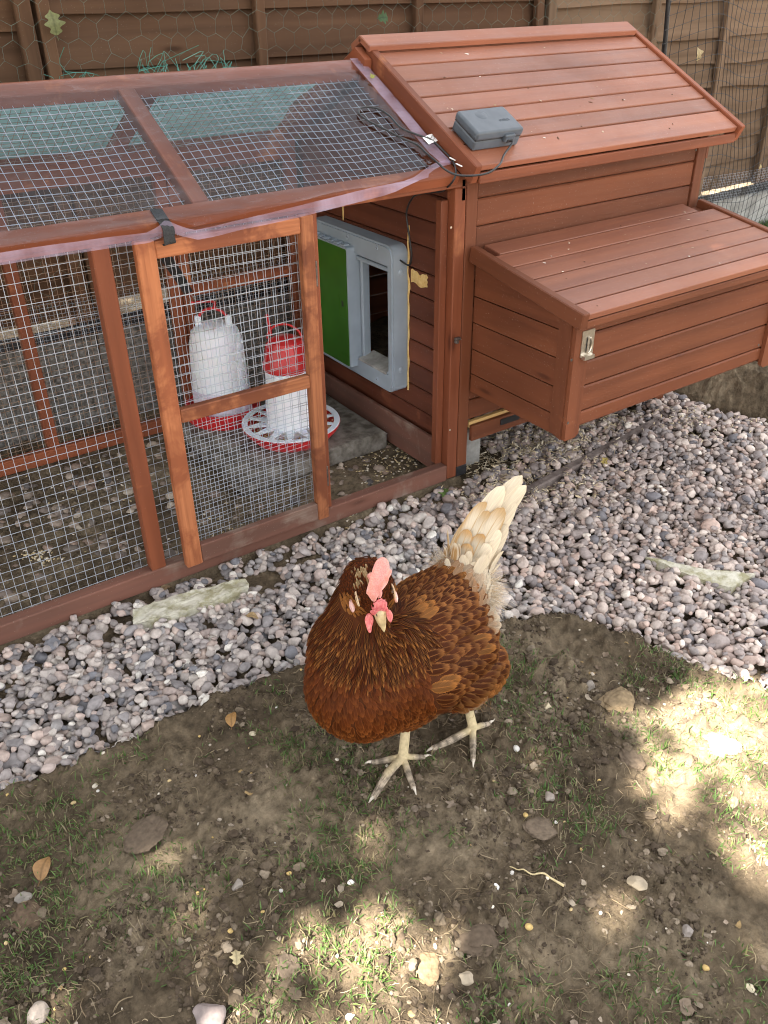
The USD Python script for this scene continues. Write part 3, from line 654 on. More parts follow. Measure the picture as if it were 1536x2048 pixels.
for y0, y1 in zip(ls[:-1], ls[1:]):
    a, b = np.array([0, y0 + .0018, lidz(y0 + .0018)]), np.array([0, y1 - .0036, lidz(y1 - .0036)]); mid = (a + b) / 2 - NN * .008
    x1 = .925 if y1 < -.01 else .86
    plank('lid_board', board(mid + [.032 if y1 < -.01 else .062, 0, 0], mid + [x1, 0, 0], np.linalg.norm(b - a), .016, NN, .0016), 'roof_wood', HOUSE)
a, b = np.array([0, -.415, lidz(-.415)]) - NN * .018, np.array([0, -.01, lidz(-.01)]) - NN * .018
plank('lid_underlay', board((a + b) / 2 + [.034, 0, 0], (a + b) / 2 + [.925, 0, 0], .40, .003, NN, .0005), 'stained_wood', HOUSE)
for x, t in ((.0205, .023), (.9365, .022)):
    a, b = np.array([x, -.427, lidz(-.427)]) - NN * .0145, np.array([x, -.012, lidz(-.012)]) - NN * .0145
    plank('lid_bargeboard', board(a, b, t, .042, NN, .0025), 'stained_wood', HOUSE)
plank('lid_batten', bx(.034, .924, -.418, -.402, .572, .590, .002), 'stained_wood', HOUSE)
def latch(x, zc):
    y = -.3885
    o = obj('latch_plate', place(prism(Polygon([(-.019, -.034), (.019, -.034), (.019, .030), (-.019, .030)]).buffer(.002), 0, .002), (x, y - .0004, zc), X_, Z_, -Y_), 'steel', HOUSE, smooth=30)
    obj('latch_lip', place(prism(Polygon([(-.017, -.010), (.017, -.010), (.017, 0), (-.017, 0)]), 0, .012), (x, y - .002, zc - .030), X_, Z_, -Y_), 'steel', o)
    t = np.linspace(-math.pi / 2, math.pi / 2, 14); P = np.stack([x - .002 + .013 * np.cos(t), y - .006 - 0 * t, zc - .006 + .020 * np.sin(t)], 1)
    P = np.vstack([P, P[:1] + [0, 0, .0]]); obj('latch_loop', tube(P, .0028, 8), 'steel', o, smooth=50)
    obj('latch_slot', bx(x - .0055, x - .0015, y - .0040, y - .0026, zc - .022, zc + .012)[:2], 'black_plastic', o)
latch(.075, .521); latch(.890, .525)
scr = []
for p, Y in (((948, 392), .0055), ((946, 450), .0055), ((945, 500), .0055), ((1392, 300), .0055), ((1388, 350), .0055), ((1136, 846), -.389), ((1517, 690), -.389), ((1143, 720), -.389)):
    c = ony(*p, Y); obj('screw', place(lathe([(0, .0012), (.0035, .001), (.004, 0)], 8), c, X_, Z_, -Y_), 'dark_steel', HOUSE)
for p in ((902, 455), (900, 860)):
    c = ony(*p, -.0008); obj('screw', place(lathe([(0, .0012), (.003, .001), (.0035, 0)], 8), c, X_, Z_, -Y_), 'steel', HOUSE)
# expanding-foam filler round the door
fo = []
zz = np.linspace(.205, .70, 42); V, F, _ = grid(lambda u, v: np.stack([-.0225 - .004 * np.sin(np.pi * v) * (.6 + .5 * meshkit.noise(np.stack([u * 30, v * 3, u * 0], -1))), .222 - v * (.0075 + .003 * np.sin(u * 40) + .006 * (meshkit.noise(np.stack([u * 22, u * 0, u * 0 + 3], -1)) - .5)), .205 + u * .495], 1), 60, 6)
obj('foam_filler', (V, F), 'yellow_foam', HOUSE, smooth=True)
V, F, _ = grid(lambda u, v: np.stack([-.0228 - .003 * np.sin(np.pi * u) * np.sin(np.pi * v), .207 - u * (.078 + .004 * np.sin(v * 17) + .003 * np.sin(v * 41)), .542 + v * (.036 + .002 * np.sin(u * 19)) + .004 * np.sin(u * 8)], 1), 20, 10); obj('foam_filler', (V, F), 'yellow_foam', HOUSE, smooth=True)
V, F, _ = grid(lambda u, v: np.stack([-.0228 - .003 * np.sin(np.pi * v), .560 - (v - .5) * (.018 * (1 - u * .7)), .76 - u * .11], 1), 16, 5); obj('foam_filler', (V, F), 'yellow_foam', HOUSE, smooth=True)
# automatic pop door
def rrect(y0, y1, z0, z1, r): return Polygon([(y0 + r, z0 + r), (y1 - r, z0 + r), (y1 - r, z1 - r), (y0 + r, z1 - r)]).buffer(r, quad_segs=6)
DY = lambda vf: vf
fr = rrect(.222, .69, .200, .645, .030).difference(rrect(.252, .66, .262, .585, .004)); fm, ff = prism(fr, 0, .050, frame((-.0225, 0, 0), Y_, Z_, -X_))
fm = fm[:, :]; DOOR = obj('pop_door', (fm, ff[:, ::-1]), 'grey_plastic', HOUSE, smooth=30, label='pale grey automatic pop door frame with a sliding green panel')
fl2 = rrect(.228, .684, .206, .639, .026).difference(rrect(.246, .666, .256, .591, .004)); a_, b_ = prism(fl2, 0, .004, frame((-.0725, 0, 0), Y_, Z_, -X_)); obj('frame_face', (a_, b_[:, ::-1]), 'grey_plastic', DOOR, smooth=30)
def ypanel(name, y0, y1, z0, z1, xa, xb, mt, r=.006, parent=DOOR, **kw):
    a_, b_ = prism(rrect(y0, y1, z0, z1, r), 0, abs(xb - xa), frame((max(xa, xb), 0, 0), Y_, Z_, -X_)); return obj(name, (a_, b_[:, ::-1]), mt, parent, smooth=30, **kw)
ypanel('panel_housing', .419, .655, .228, .606, -.0580, -.1030, 'grey_plastic', .008)
ypanel('green_panel', .4235, .651, .2325, .6015, -.1030, -.1042, 'green_panel', .006, label='dark green sliding panel')
c = rrect(.431, .472, .385, .462, .010); a_, b_ = prism(c.difference(c.buffer(-.0012)), 0, .0006, frame((-.1042, 0, 0), Y_, Z_, -X_)); obj('lock_outline', (a_, b_[:, ::-1]), 'green_panel', DOOR)
a_, b_ = prism(Polygon([(.446, .438), (.458, .440), (.456, .418), (.450, .424), (.447, .420)]), 0, .0004, frame((-.1043, 0, 0), Y_, Z_, -X_)); obj('lock_slot', (a_, b_[:, ::-1]), 'black_plastic', DOOR)
tm = meshkit.text_mesh('omlet', .011, .0005); V = np.array(tm.vertices); V = np.array([-.1044, .472, .262]) + V[:, :1] * np.array([0, -1, 0]) + V[:, 1:2] * Z_ - V[:, 2:] * X_; obj('lettering', (V, np.array(tm.faces)), 'green_panel', DOOR)
for k in range(6): ypanel('rib', .44 + k * .034, .462 + k * .034, .6065, .6115, -.080, -.1005, 'grey_plastic', .001)
obj('cross_bar', join([bx(-.072, -.060, .250, .420, .568, .580, .003)[:2]]), 'grey_plastic', DOOR)
obj('sill', place(cbox((.062, .150, .008), .002), (-.049, .335, .264), unit([1, 0, .25]), Y_, unit([-.25, 0, 1])), 'concrete', DOOR, label='mucky pale sill of the pop door')
obj('jamb', bx(-.062, -.034, .402, .416, .262, .585, .003)[:2], 'grey_plastic', DOOR)
obj('jamb', bx(-.056, -.020, .2525, .257, .262, .585, .002)[:2], 'grey_plastic', DOOR)
for z in (.275, .570):
    obj('screw_cap', place(lathe([(0, .0035), (.007, .003), (.010, .0005), (.010, -.002)], 18), (-.047, .2218, z), X_, Z_, -Y_), 'grey_plastic', DOOR, smooth=50)
for y, z in ((.30, .628), (.455, .628), (.31, .222), (.47, .222)):
    obj('screw_boss', place(lathe([(.0025, .0005), (.004, .0028), (.0065, .0028), (.0072, -.001)], 16), (-.0766, y, z), Y_, Z_, -X_), 'grey_plastic', DOOR, smooth=50)
    obj('screw', place(lathe([(0, .0014), (.0026, .001), (.0028, 0)], 10), (-.0766, y, z), Y_, Z_, -X_), 'dark_steel', DOOR)

# ---------------------------------------------------------------- the run
RUN = thing('chicken_run', (-.9, .41, 0), 'low pitched timber and welded mesh run joined to the hen house, its door folded open', 'chicken run')
XL = -1.78
def welded(fn, a0, a1, b0, b1, r=.00068, p=.0224, wavy=.0009, seed=0):
    """welded mesh panel on fn(a, b): straight runs of wire both ways"""
    A, B = np.arange(a0 + .4 * p, a1, p), np.arange(b0 + .3 * p, b1, p); out = []
    rr = np.random.default_rng(seed)
    Pa = np.linspace(a0, a1, 9); Pb = np.linspace(b0, b1, 9)
    for a in A:
        a = a + rr.normal(0, .0004); out.append((np.stack([np.full(9, a) + rr.normal(0, wavy * .35, 9), Pb], 1), 1))
    for b in B:
        b = b + rr.normal(0, .0004); out.append((np.stack([Pa, np.full(9, b) + rr.normal(0, wavy * .35, 9)], 1), 0))
    V, F, n = [], [], 0
    for pts, d in out:
        q = fn(pts[:, 0], pts[:, 1]); o2 = fn(pts[:, 0], pts[:, 1] + .001 * (1 - d)) if not d else fn(pts[:, 0] + .001, pts[:, 1]); side = o2 - q; side /= np.linalg.norm(side, axis=1, keepdims=True)
        tg = unit(q[-1] - q[0]); nr = np.cross(side, tg)
        ring = [q + r * (math.cos(t) * side + math.sin(t) * nr) + nr * (r * .8 * (2 * d - 1)) for t in (.785, 2.356, 3.927, 5.498)]
        V.append(np.stack(ring, 1).reshape(-1, 3)); m = len(q)
        i = np.arange(m - 1)[:, None] * 4
        f = np.concatenate([np.stack([i[:, 0] + k, i[:, 0] + (k + 1) % 4, i[:, 0] + 4 + (k + 1) % 4], 1) for k in range(4)] + [np.stack([i[:, 0] + k, i[:, 0] + 4 + (k + 1) % 4, i[:, 0] + 4 + k], 1) for k in range(4)])
        F.append(f + n); n += 4 * m
    return np.vstack(V), np.vstack(F)
def w(name, *a, mt='frame_wood', parent=None, **kw): return plank(name, bx(*a), mt, parent or RUN, **kw)
w('sill_rail', XL, -.0365, .0, .034, -.012, .040, .003, mt='weathered_wood', label='weathered bottom rail along the front')
w('eave_rail', XL, -.0005, .0, .030, .8325, .861, .002)
w('post', -.9640, -.9270, .0, .034, .0405, .832, .0025); w('post', -.036, -.0008, .0, .036, -.008, .832, .0025)
w('post', -.4735, -.4405, .002, .036, .0405, .832, .0025); w('post', XL, XL + .036, .0, .034, .0405, .832, .0025)
w('post', -.060, -.0375, .026, .050, .0405, .80, .002)
w('skirting_board', -.052, -.037, .052, .80, .005, .112, .003, mt='weathered_wood', label='weathered brown base board along the house wall')
obj('catch', join([bx(-.028, -.010, -.012, -.001, .432, .440)[:2], bx(-.028, -.018, -.014, -.001, .424, .432)[:2]]), 'dark_steel', RUN)
FRONT = lambda a, b: np.stack([a, np.full_like(a, .0345) + .004 * np.sin(a * 7) * np.sin(b * 5), b], 1)
obj('wire_mesh', welded(FRONT, XL + .03, -.955, .035, .84, seed=1), 'galvanised_wire', RUN)
obj('wire_mesh', welded(FRONT, -.935, -.465, .035, .84, seed=2), 'galvanised_wire', RUN)
# pitched roof of the run
RS, RN = unit([0, 1, .533]), unit([0, -.533, 1])
rz = lambda y: .895 + .533 * (y - .03)
def rbar(name, x0, y0, x1, y1, width, t=.030, drop=.0, mt='frame_wood', back=False):
    a, b = np.array([x0, y0, rz(y0)]) - RN * (t / 2 + drop), np.array([x1, y1, rz(y1)]) - RN * (t / 2 + drop); n = RN.copy()
    if back: a[1], b[1] = .84 - a[1], .84 - b[1]; n = n * [1, -1, 1]
    plank(name, board(a, b, width, t, n, .0025), mt, RUN)
for back in (False, True):
    rbar('roof_rail', XL, -.003, -.037, -.003, .040, back=back); rbar('roof_rail', XL, .392, -.037, .392, .048, back=back)
    for x in ((-.712, -1.40, -.056) if not back else (-.62, -1.06, -.056, -1.5)):
        rbar('roof_beam', x, .016, x, .370, .040, drop=.0012, back=back)
obj('wire_mesh', welded(lambda a, b: np.stack([a, b, rz(b) - .026 + .006 * np.sin(a * 9) * np.sin(b * 8)], 1), XL, -.04, .005, .40, seed=3), 'galvanised_wire', RUN)
obj('wire_mesh', welded(lambda a, b: np.stack([a, .84 - b, rz(b) - .026], 1), XL, -.04, .005, .40, seed=4), 'rusty_wire', RUN)
# rear and end frames
w('sill_rail', XL, -.037, .806, .84, -.005, .040, .003); w('eave_rail', XL, -.037, .81, .84, .80, .86, .002)
for a, b in ((-.983, -.948), (-.515, -.480), (-.477, -.442), (-.075, -.039), (XL, XL + .036)): w('post', a, b, .806, .84, .0405, .80, .0025)
w('cross_rail', -.4415, -.0755, .808, .838, .428, .466, .002)
w('gable_rail', XL, XL + .036, .035, .80, .0, .04); w('gable_rail', XL, XL + .036, .035, .80, .80, .84)
obj('wire_mesh', welded(lambda a, b: np.stack([a, np.full_like(a, .822), b], 1), XL, -.04, .03, .82, r=.0007, seed=5), 'rusty_wire', RUN)
obj('wire_mesh', welded(lambda a, b: np.stack([np.full_like(a, XL + .018), a, b], 1), .03, .81, .03, .82, seed=6), 'galvanised_wire', RUN)
# the door, folded back flat against the front
D = [('door_stile', (-.884, -.843, -.031, -.008, .034, .836)), ('door_stile', (-.502, -.469, -.031, -.008, .034, .834)), ('door_rail', (-.8425, -.5025, -.030, -.009, .797, .832)), ('door_rail', (-.8425, -.5025, -.030, -.009, .423, .456)), ('door_rail', (-.8425, -.5025, -.030, -.009, .037, .087))]
for nm, a in D: w(nm, *a, .0025, mt='door_wood' if a[4] != .037 else 'weathered_wood')
obj('door_mesh', welded(lambda a, b: np.stack([a, np.full_like(a, -.0065) - .002 * np.sin(a * 30) * np.sin(b * 9), b], 1), -.850, -.495, .05, .81, seed=7), 'galvanised_wire', RUN)
obj('hinge', join([bx(-.4690, -.4645, -.030, -.002, zc - .03, zc + .03)[:2] for zc in (.16, .70)]), 'dark_steel', RUN)

# ---------------------------------------------------------------- tarpaulin and clear sheet over the run
V, F, _ = grid(lambda u, v: np.stack([-1.80 + u * 1.70 + .012 * np.sin(v * 9), .455 + v * .41, (rz(.84 - (.455 + v * .41)) + .006 + .012 * (fb(u * 8, v * 3, 1, 3, 8) - .4))], 1), 120, 24)
obj('tarpaulin', (V, F), 'teal_tarp', smooth=True, label='faded teal tarpaulin over the back slope of the run, seen through the mesh', cat='tarpaulin')
pts = []
gr = np.random.default_rng(5)
for k in range(46):
    a = np.array([gr.uniform(-.62, -.35), gr.uniform(.46, .50), gr.uniform(1.065, 1.095)]); pts.append(tube(bez([a, a + gr.normal(0, .018, 3) + [0, 0, .006], a + gr.normal(0, .03, 3) + [0, .005, .014], a + gr.normal(0, .035, 3)], 9), .0007, 3, caps=False))
for k in range(25):
    a = np.array([gr.uniform(-.86, -.72), gr.uniform(.46, .48), gr.uniform(1.075, 1.09)]); pts.append(tube(bez([a, a + gr.normal(0, .016, 3), a + gr.normal(0, .022, 3)], 7), .0007, 3, caps=False))
obj('green_net', join(pts), 'green_net', label='bunched turquoise plastic netting behind the ridge of the run', cat='netting')
LS = .425 * math.hypot(1, .533)
def over(X):   # how far the sheet hangs over the front rail
    pin = np.exp(-((X + .815) / .012) ** 2)
    l = np.interp(X, [-2, -1.30, -1.0, -.86, -.83, -.80, -.76, -.60, -.40, -.25, -.18, -.12, -.05], [.046, .044, .045, .046, .040, .040, .055, .048, .036, .026, .014, -.006, -.030])
    return l + .0012 * np.sin(X * 13) - pin * .008
def lift(X): return .022 * np.exp(-((X + .10) / .05) ** 2) + .012 * np.exp(-((X + .55) / .10) ** 2) + .010 * np.exp(-((X + .72) / .05) ** 2)
def sheet(X, l):
    """l: distance from the ridge down the slope and over the edge"""
    wr = .0035 * (meshkit.fbm(np.stack([X * 7 + l * 3, l * 9, X * 0], -1), 3, 4) - .4)
    y = .405 - l / math.hypot(1, .533); on = l <= LS
    p = np.stack([X, y, rz(y) + .004], 1)
    e = np.clip(l - LS, 0, 1); th = np.clip(e / .03, 0, 1) * 1.15
    hang = np.stack([X, -.020 - .024 * np.sin(th) - np.maximum(e - .03, 0) * .25 - lift(X) * np.clip(e / .05, 0, 1.3), rz(-.02) + .004 - e * .5 * (1 - np.cos(th)) * 1.0 - np.maximum(e - .012, 0) * .62], 1)
    p = np.where(on[:, None], p, hang)
    near = np.clip(1 - (LS - l) / .08, 0, 1) * on
    return p + wr[:, None] * np.array([0, -.4, 1]) + (near * lift(X) * .6)[:, None] * np.array([0, 0, 1.0])
XA, XB = -1.80, -.048
COVER = thing('cover_sheet', (-.9, .2, .95), 'clear plastic sheet with a stitched translucent hem draped over the front slope of the run', 'plastic sheet')
Xof = lambda u: XA + u * (XB - XA)
V, F, _ = grid(lambda u, v: sheet(Xof(u), v * (LS + over(Xof(u)) - .026)), 220, 46); obj('sheet', (V, F[:, ::-1]), 'clear_sheet', COVER, smooth=True)
def hem(u, v):
    X = Xof(u); l = LS + over(X) - .019 + v * .020; p = sheet(X, l)
    return p + (.0010 + .0008 * np.sin(X * 620 + 2.0 * v) * np.sin(np.pi * v))[:, None] * np.array([0, -.8, .6])
V, F, _ = grid(hem, 900, 8); obj('hem', (V, F), 'sheet_hem', COVER, smooth=True)
V, F, _ = grid(lambda u, v: sheet(XB - .034 + v * .036, u * (LS + over(np.full_like(u, XB)))) + (.0035 + .0014 * np.sin(u * 230) * np.sin(np.pi * v))[:, None] * np.array([0, -.4, 1]), 330, 7); obj('hem', (V, F), 'sheet_hem', COVER, smooth=True)
# white printed tag sewn to the sheet
def onrun(x, y, h=.012):
    n = np.array([0, -.533, 1]); p0 = np.array([0, .03, rz(.03) + h]); d = px(x, y); return EYE + d * ((p0 - EYE) @ n) / (d @ n)
c = [onrun(845, 275), onrun(866, 267), onrun(879, 281), onrun(858, 289)]
tagM = thing('sheet_tag', np.mean(c, 0), 'small white tag printed with a bird outline on the clear sheet beside the roof', 'tag')
V, F, _ = grid(lambda u, v: (1 - v)[:, None] * ((1 - u)[:, None] * c[0] + u[:, None] * c[1]) + v[:, None] * ((1 - u)[:, None] * c[3] + u[:, None] * c[2]) + .0012 * np.sin(u * 3)[:, None] * Z_, 6, 6); obj('tag', (V, F), 'white_paper', tagM, smooth=True)
eu, ev = (np.array(c[1]) - c[0]), (np.array(c[3]) - c[0]); bird = np.array([(.2, .3), (.32, .22), (.38, .42), (.55, .5), (.72, .3), (.82, .45), (.72, .66), (.5, .74), (.34, .62), (.28, .42), (.2, .3)])
obj('print', tube(bez([c[0] + b[0] * eu + b[1] * ev + Z_ * .0022 for b in bird], 40), .0007, 4), 'dark_steel', tagM)
# strap from the rail to the drinker
def ribbon(P, wv, wdt, t=.0015):
    P = np.asarray(P); n = len(P); tg = np.gradient(P, axis=0); tg /= np.linalg.norm(tg, axis=1, keepdims=True); wv = np.broadcast_to(np.asarray(wv, float), P.shape); s = wv - (wv * tg).sum(1, keepdims=True) * tg; s /= np.linalg.norm(s, axis=1, keepdims=True); nn = np.cross(tg, s)
    V = np.stack([P + s * wdt / 2 + nn * t / 2, P - s * wdt / 2 + nn * t / 2, P - s * wdt / 2 - nn * t / 2, P + s * wdt / 2 - nn * t / 2], 1).reshape(-1, 3); F = []
    for i in range(n - 1):
        for k in range(4):
            l = (k + 1) % 4; F += [[i * 4 + k, i * 4 + l, i * 4 + 4 + l], [i * 4 + k, i * 4 + 4 + l, i * 4 + 4 + k]]
    F += [[0, 2, 1], [0, 3, 2], [n * 4 - 4, n * 4 - 3, n * 4 - 2], [n * 4 - 4, n * 4 - 2, n * 4 - 1]]
    return V, np.array(F)
sx = -.815
DRK = np.array([-.435, .690, .05])
hook = ony(384, 598, .56)
st = thing('strap', (sx, 0, .86), 'black webbing strap looped over the run\'s front rail and hooked to the white drinker', 'strap')
obj('webbing', ribbon(bez([(sx, .010, .886), (sx, -.018, .8715), (sx, -.044, .858), (sx - .004, -.052, .842), (sx, -.040, .826), (sx + .004, .0, .822), (sx + .01, .05, .80), hook * .55 + np.array([sx, .03, .82]) * .45, hook + [-.02, -.03, .03]], 40), (1, .25, 0), .026, .002), 'black_webbing', st, smooth=30)
obj('hook', tube(bez([hook + [-.02, -.03, .03], hook + [.0, 0, .012], hook + [.012, .01, -.012], hook + [0, .014, -.02], hook + [-.006, .01, -.008]], 20), .002, 7), 'steel', st, smooth=50)
# ---------------------------------------------------------------- things inside the run
V, F, _ = grid(lambda u, v: np.stack([-.585 + u * .52, .27 + v * .50, .052 + .004 * (fb(u * 8, v * 8, 1, 3, 14) - .5)], 1), 50, 50)
sb = cbox((.52, .50, .06), .008); o = thing('paving_slab', (-.325, .52, .0), 'square grey concrete slab under the feeder, strewn with grain', 'slab')
V[:, 2] -= .006 * (np.maximum(np.abs(V[:, 0] + .325) / .26, np.abs(V[:, 1] - .52) / .25) > .97)
obj('slab', join([(sb[0] + [-.325, .52, .0215], sb[1]), (V, F)]), 'dirty_concrete', o, smooth=35)
FC = onz(582, 842, .103); FC = np.array([FC[0], FC[1], .052])
feeder = thing('feeder', FC, 'white poultry feeder with red domed lid and red pan on the concrete slab', 'feeder')
R_ = .152
obj('pan', lathe([(.0, .004), (.105, .004), (.118, .008), (R_ - .006, .038), (R_, .050), (R_ + .003, .052), (R_ + .003, .047), (R_ - .004, .034), (.120, .003), (.1, 0), (0, 0)], 64, FC), 'red_plastic', feeder, smooth=40)
obj('guard_ring', lathe([(R_ - .016, .049), (R_ - .016, .0535), (R_ + .001, .0545), (R_ + .002, .051), (R_ - .016, .049)], 64, FC), 'white_plastic', feeder, smooth=40)
for k in range(14):
    a = 2 * np.pi * (k + .3) / 14; d = np.array([math.cos(a), math.sin(a), 0]); n_ = np.array([-d[1], d[0], 0])
    obj('guard_spoke', place(prism(Polygon([(.066, -.017), (R_ - .010, -.0035), (R_ - .010, .0035), (.066, .017)]), .049, .0522), FC, d, n_, Z_), 'white_plastic', feeder)
obj('hopper', lathe([(.0, .015), (.0755, .015), (.0760, .045), (.0665, .235), (.0685, .236), (.0685, .240), (0, .240)], 48, FC), 'white_plastic', feeder, smooth=40)
lid = obj('lid', lathe([(.0690, .232), (.0715, .232), (.0715, .250), (.066, .262), (.058, .296), (.050, .318), (.030, .328), (0, .330)], 48, FC), 'red_plastic', feeder, smooth=35)
for k in range(8):
    a = 2 * np.pi * k / 8; d = np.array([math.cos(a), math.sin(a), 0]); obj('lid_rib', place(prism(Polygon([(.056, .262), (.069, .256), (.061, .302), (.052, .312)]), -.002, .002), FC, d, Z_, np.cross(d, Z_)), 'red_plastic', lid)
a = math.radians(140); hd = np.array([math.cos(a), math.sin(a), 0])
obj('carry_handle', tube([FC + hd * .052 * math.cos(t) + Z_ * (.322 + .045 * math.sin(t)) for t in np.linspace(0, np.pi, 18)], .0035, 8), 'red_plastic', lid, smooth=50)
obj('hook', tube(bez([FC + [-.03, .03, .33], FC + [-.032, .03, .36], FC + [-.036, .034, .395]], 8), .0045, 8), 'red_plastic', lid, smooth=50)
gr = np.random.default_rng(3); gg = []
for k in range(420):
    a, r = gr.uniform(0, 6.28), gr.uniform(.078, .138); p = FC + [r * math.cos(a), r * math.sin(a), .018 + (r - .07) * .35 + gr.uniform(0, .01)]; gg.append((ICO0.vertices * gr.uniform(.002, .0042) * gr.uniform(.6, 1.2, 3) + p, ICO0.faces))
plain('grain', (.25, .17, .09), (.62, .48, .28), scale=220, rough=.8)
obj('grain', join(gg), 'grain', feeder, kind='stuff')
D0 = DRK
dr = thing('drinker', D0, 'tall white plastic drinker with red base and red bail behind the folded-open run door', 'drinker')
obj('base', lathe([(0, .002), (.115, .002), (.122, .010), (.124, .052), (.118, .053), (.112, .020), (.09, .018), (0, .018)], 48, D0), 'red_plastic', dr, smooth=40)
plain('watered_plastic', (.55, .50, .60), (.64, .58, .67), scale=10, rough=.45, sss=.25)
obj('tank_water', lathe([(.0, .02), (.094, .02), (.094, .11), (.0905, .1145)], 48, D0), 'watered_plastic', dr, smooth=50, label='lower part of the tank with water showing through')
obj('tank', lathe([(.0910, .1148), (.088, .19), (.084, .262), (.074, .298), (.055, .315), (.02, .320), (0, .320)], 48, D0), 'white_plastic', dr, smooth=50)
for s in (-1, 1):
    obj('lug', place(rbox((.020, .016, .05), .006), D0 + CR * s * .048 * np.array([1, 1, 0]) + [0, 0, .322], X_, Y_, Z_), 'white_plastic', dr, smooth=50)
rr_ = unit(CR * [1, 1, 0])
obj('bail', tube([D0 + rr_ * .046 * math.cos(t) + Z_ * (.328 + .040 * math.sin(t)) for t in np.linspace(0, np.pi, 20)], .0045, 8), 'red_plastic', dr, smooth=50)
obj('bail', tube(bez([D0 + rr_ * .006 + Z_ * .367, D0 + rr_ * .008 + Z_ * .39, hook + [0, .004, -.012]], 8), .004, 8), 'red_plastic', dr, smooth=50)

# ---------------------------------------------------------------- control box and cable on the roof
RO = lambda x, y: np.array([x, y, roofz(y)])
BO = (RO(-.004, .029) + RO(.152, .029)) / 2 + NR * .0005; BW, BD, BH = .150, .095, .050
cb = thing('control_box', BO, 'small slate grey plastic control box with a moulded dial, lying on the coop roof', 'control box')
PL = lambda vf, off: place(vf, BO + off[0] * X_ + off[1] * SL + off[2] * NR, X_, SL, NR)
obj('case', PL(rbox((BW, BD, BH * .56), .007), (0, 0, BH * .28)), 'box_plastic', cb, smooth=35)
lidb = obj('case_lid', PL(rbox((BW + .003, BD + .003, BH * .46), .008), (0, 0, BH * .78)), 'box_plastic', cb, smooth=35)
obj('seam', PL(cbox((BW - .002, BD - .002, .003)), (0, 0, BH * .553)), 'black_plastic', cb)
obj('dial', PL(lathe([(0, .0022), (.010, .0018), (.017, -.0002), (.0185, -.001)], 28), (-.018, .020, BH * 1.01 + .0004)), 'box_plastic', lidb, smooth=50)
tm = meshkit.text_mesh('omlet', .0095, .0007, bold=False); V = np.array(tm.vertices); V[:, 0] -= V[:, 0].mean(); obj('lettering', PL((V, np.array(tm.faces)), (.036, -.012, BH * 1.01)), 'box_plastic', lidb)
o = obj('clasp', PL(rbox((.034, .012, .020), .004), (.030, -BD / 2 - .003, BH * .60)), 'box_plastic', cb, smooth=35)
obj('socket', PL(cbox((.018, .004, .009), .001), (.031, -BD / 2 - .0082, BH * .50)), 'black_plastic', o)
s0 = BO + .031 * X_ - SL * (BD / 2 + .008) + NR * BH * .5
onr = lambda x, y, h: onrun(x, y, h)
cab = [s0, s0 - SL * .012 + NR * .001, ony(1008, 310, -.062), ony(1000, 328, -.098), ony(978, 345, -.105), ony(948, 351, -.095), ony(915, 350, -.075), ony(892, 340, -.055), ony(876, 326, -.035), onr(855, 308, .018), onr(835, 290, .014), onr(800, 274, .013), onr(765, 256, .013), onr(734, 240, .013), onr(718, 226, .013), onr(724, 215, .013), onr(752, 216, .013), onr(778, 231, .014), onr(800, 254, .016), onr(825, 266, .013), onr(862, 280, .011), onr(884, 299, .012), onr(905, 322, .010), ony(912, 345, -.028), ony(903, 366, -.024), np.array([-.050, .035, .822])]
p_in = [onx(838, 388, -.048), onx(822, 400, -.048), onx(813, 425, -.046), onx(816, 455, -.045), onx(821, 490, -.043), onx(823, 512, -.042), onx(818, 530, -.043), np.array([-.050, .226, .607])]
cable = thing('cable', s0, 'thin black cable looping from the control box over the sheet to the pop door', 'cable')
obj('wire', tube(bez(cab, 260), .0026, 7), 'black_plastic', cable, smooth=60)
obj('wire', tube(bez([cab[-1] + [0, .0, 0]] + p_in, 120), .0026, 7), 'black_plastic', cable, smooth=60)
for a in (onr(905, 318, .014), ony(918, 330, -.03)):
    obj('cable_tie', place(cbox((.016, .010, .003), .001), a, unit([1, -.3, -.5]), unit([.3, 1, 0]), unit(np.cross(unit([1, -.3, -.5]), unit([.3, 1, 0])))), 'white_paper', cable)

# ---------------------------------------------------------------- stones and edging in the gravel
def rough_block(poly, z0, z1, seed, amp=.006, n=4):
    t = trimesh.creation.extrude_polygon(poly, z1 - z0, engine='earcut'); t.apply_translation([0, 0, z0]); 
    for _ in range(n): t = t.subdivide()
    v = np.array(t.vertices); d = np.stack([meshkit.fbm(v * 40 + k * 9, 3, seed + k) - .5 for k in range(3)], 1); return v + d * 2 * amp, np.array(t.faces)
obj('edging_stone', rough_block(EDGE_STONE.buffer(.004), -.05, .006, 3, amp=.009, n=4), 'mossy_concrete', smooth=40, label='long pale mossy edging stone half buried in gravel before the run', cat='stone')
e = Polygon([tuple(onz(*p, -.005)[:2]) for p in ((1290, 1117), (1400, 1143), (1510, 1152), (1462, 1180), (1400, 1165))])
obj('slab_corner', rough_block(e, -.06, .004, 5, .003, 4), 'mossy_concrete', smooth=40, label='pale wedge of buried concrete slab showing through the gravel on the right', cat='stone')
a, b = onz(1050, 985, -.012), onz(1320, 838, -.012); d = unit(b - a); plain('slate_edging', (.13, .10, .09), (.27, .225, .20), scale=26, rough=.9, bump=.003, bscale=120)
V, F, uv = board(a - Z_ * .018, b - Z_ * .018, .032, .05, Z_, .004); obj('edging_plank', (wob(V, .003, 20), F), 'slate_edging', uv=uv, label='sunken grey edging strip running through the gravel under the nest box', cat='plank')
bk = cbox((.10, .10, .13), .006); obj('support_block', (bk[0] + [.098, .110, .030], bk[1]), 'concrete', label='grey concrete block under the front corner of the hen house', cat='block')
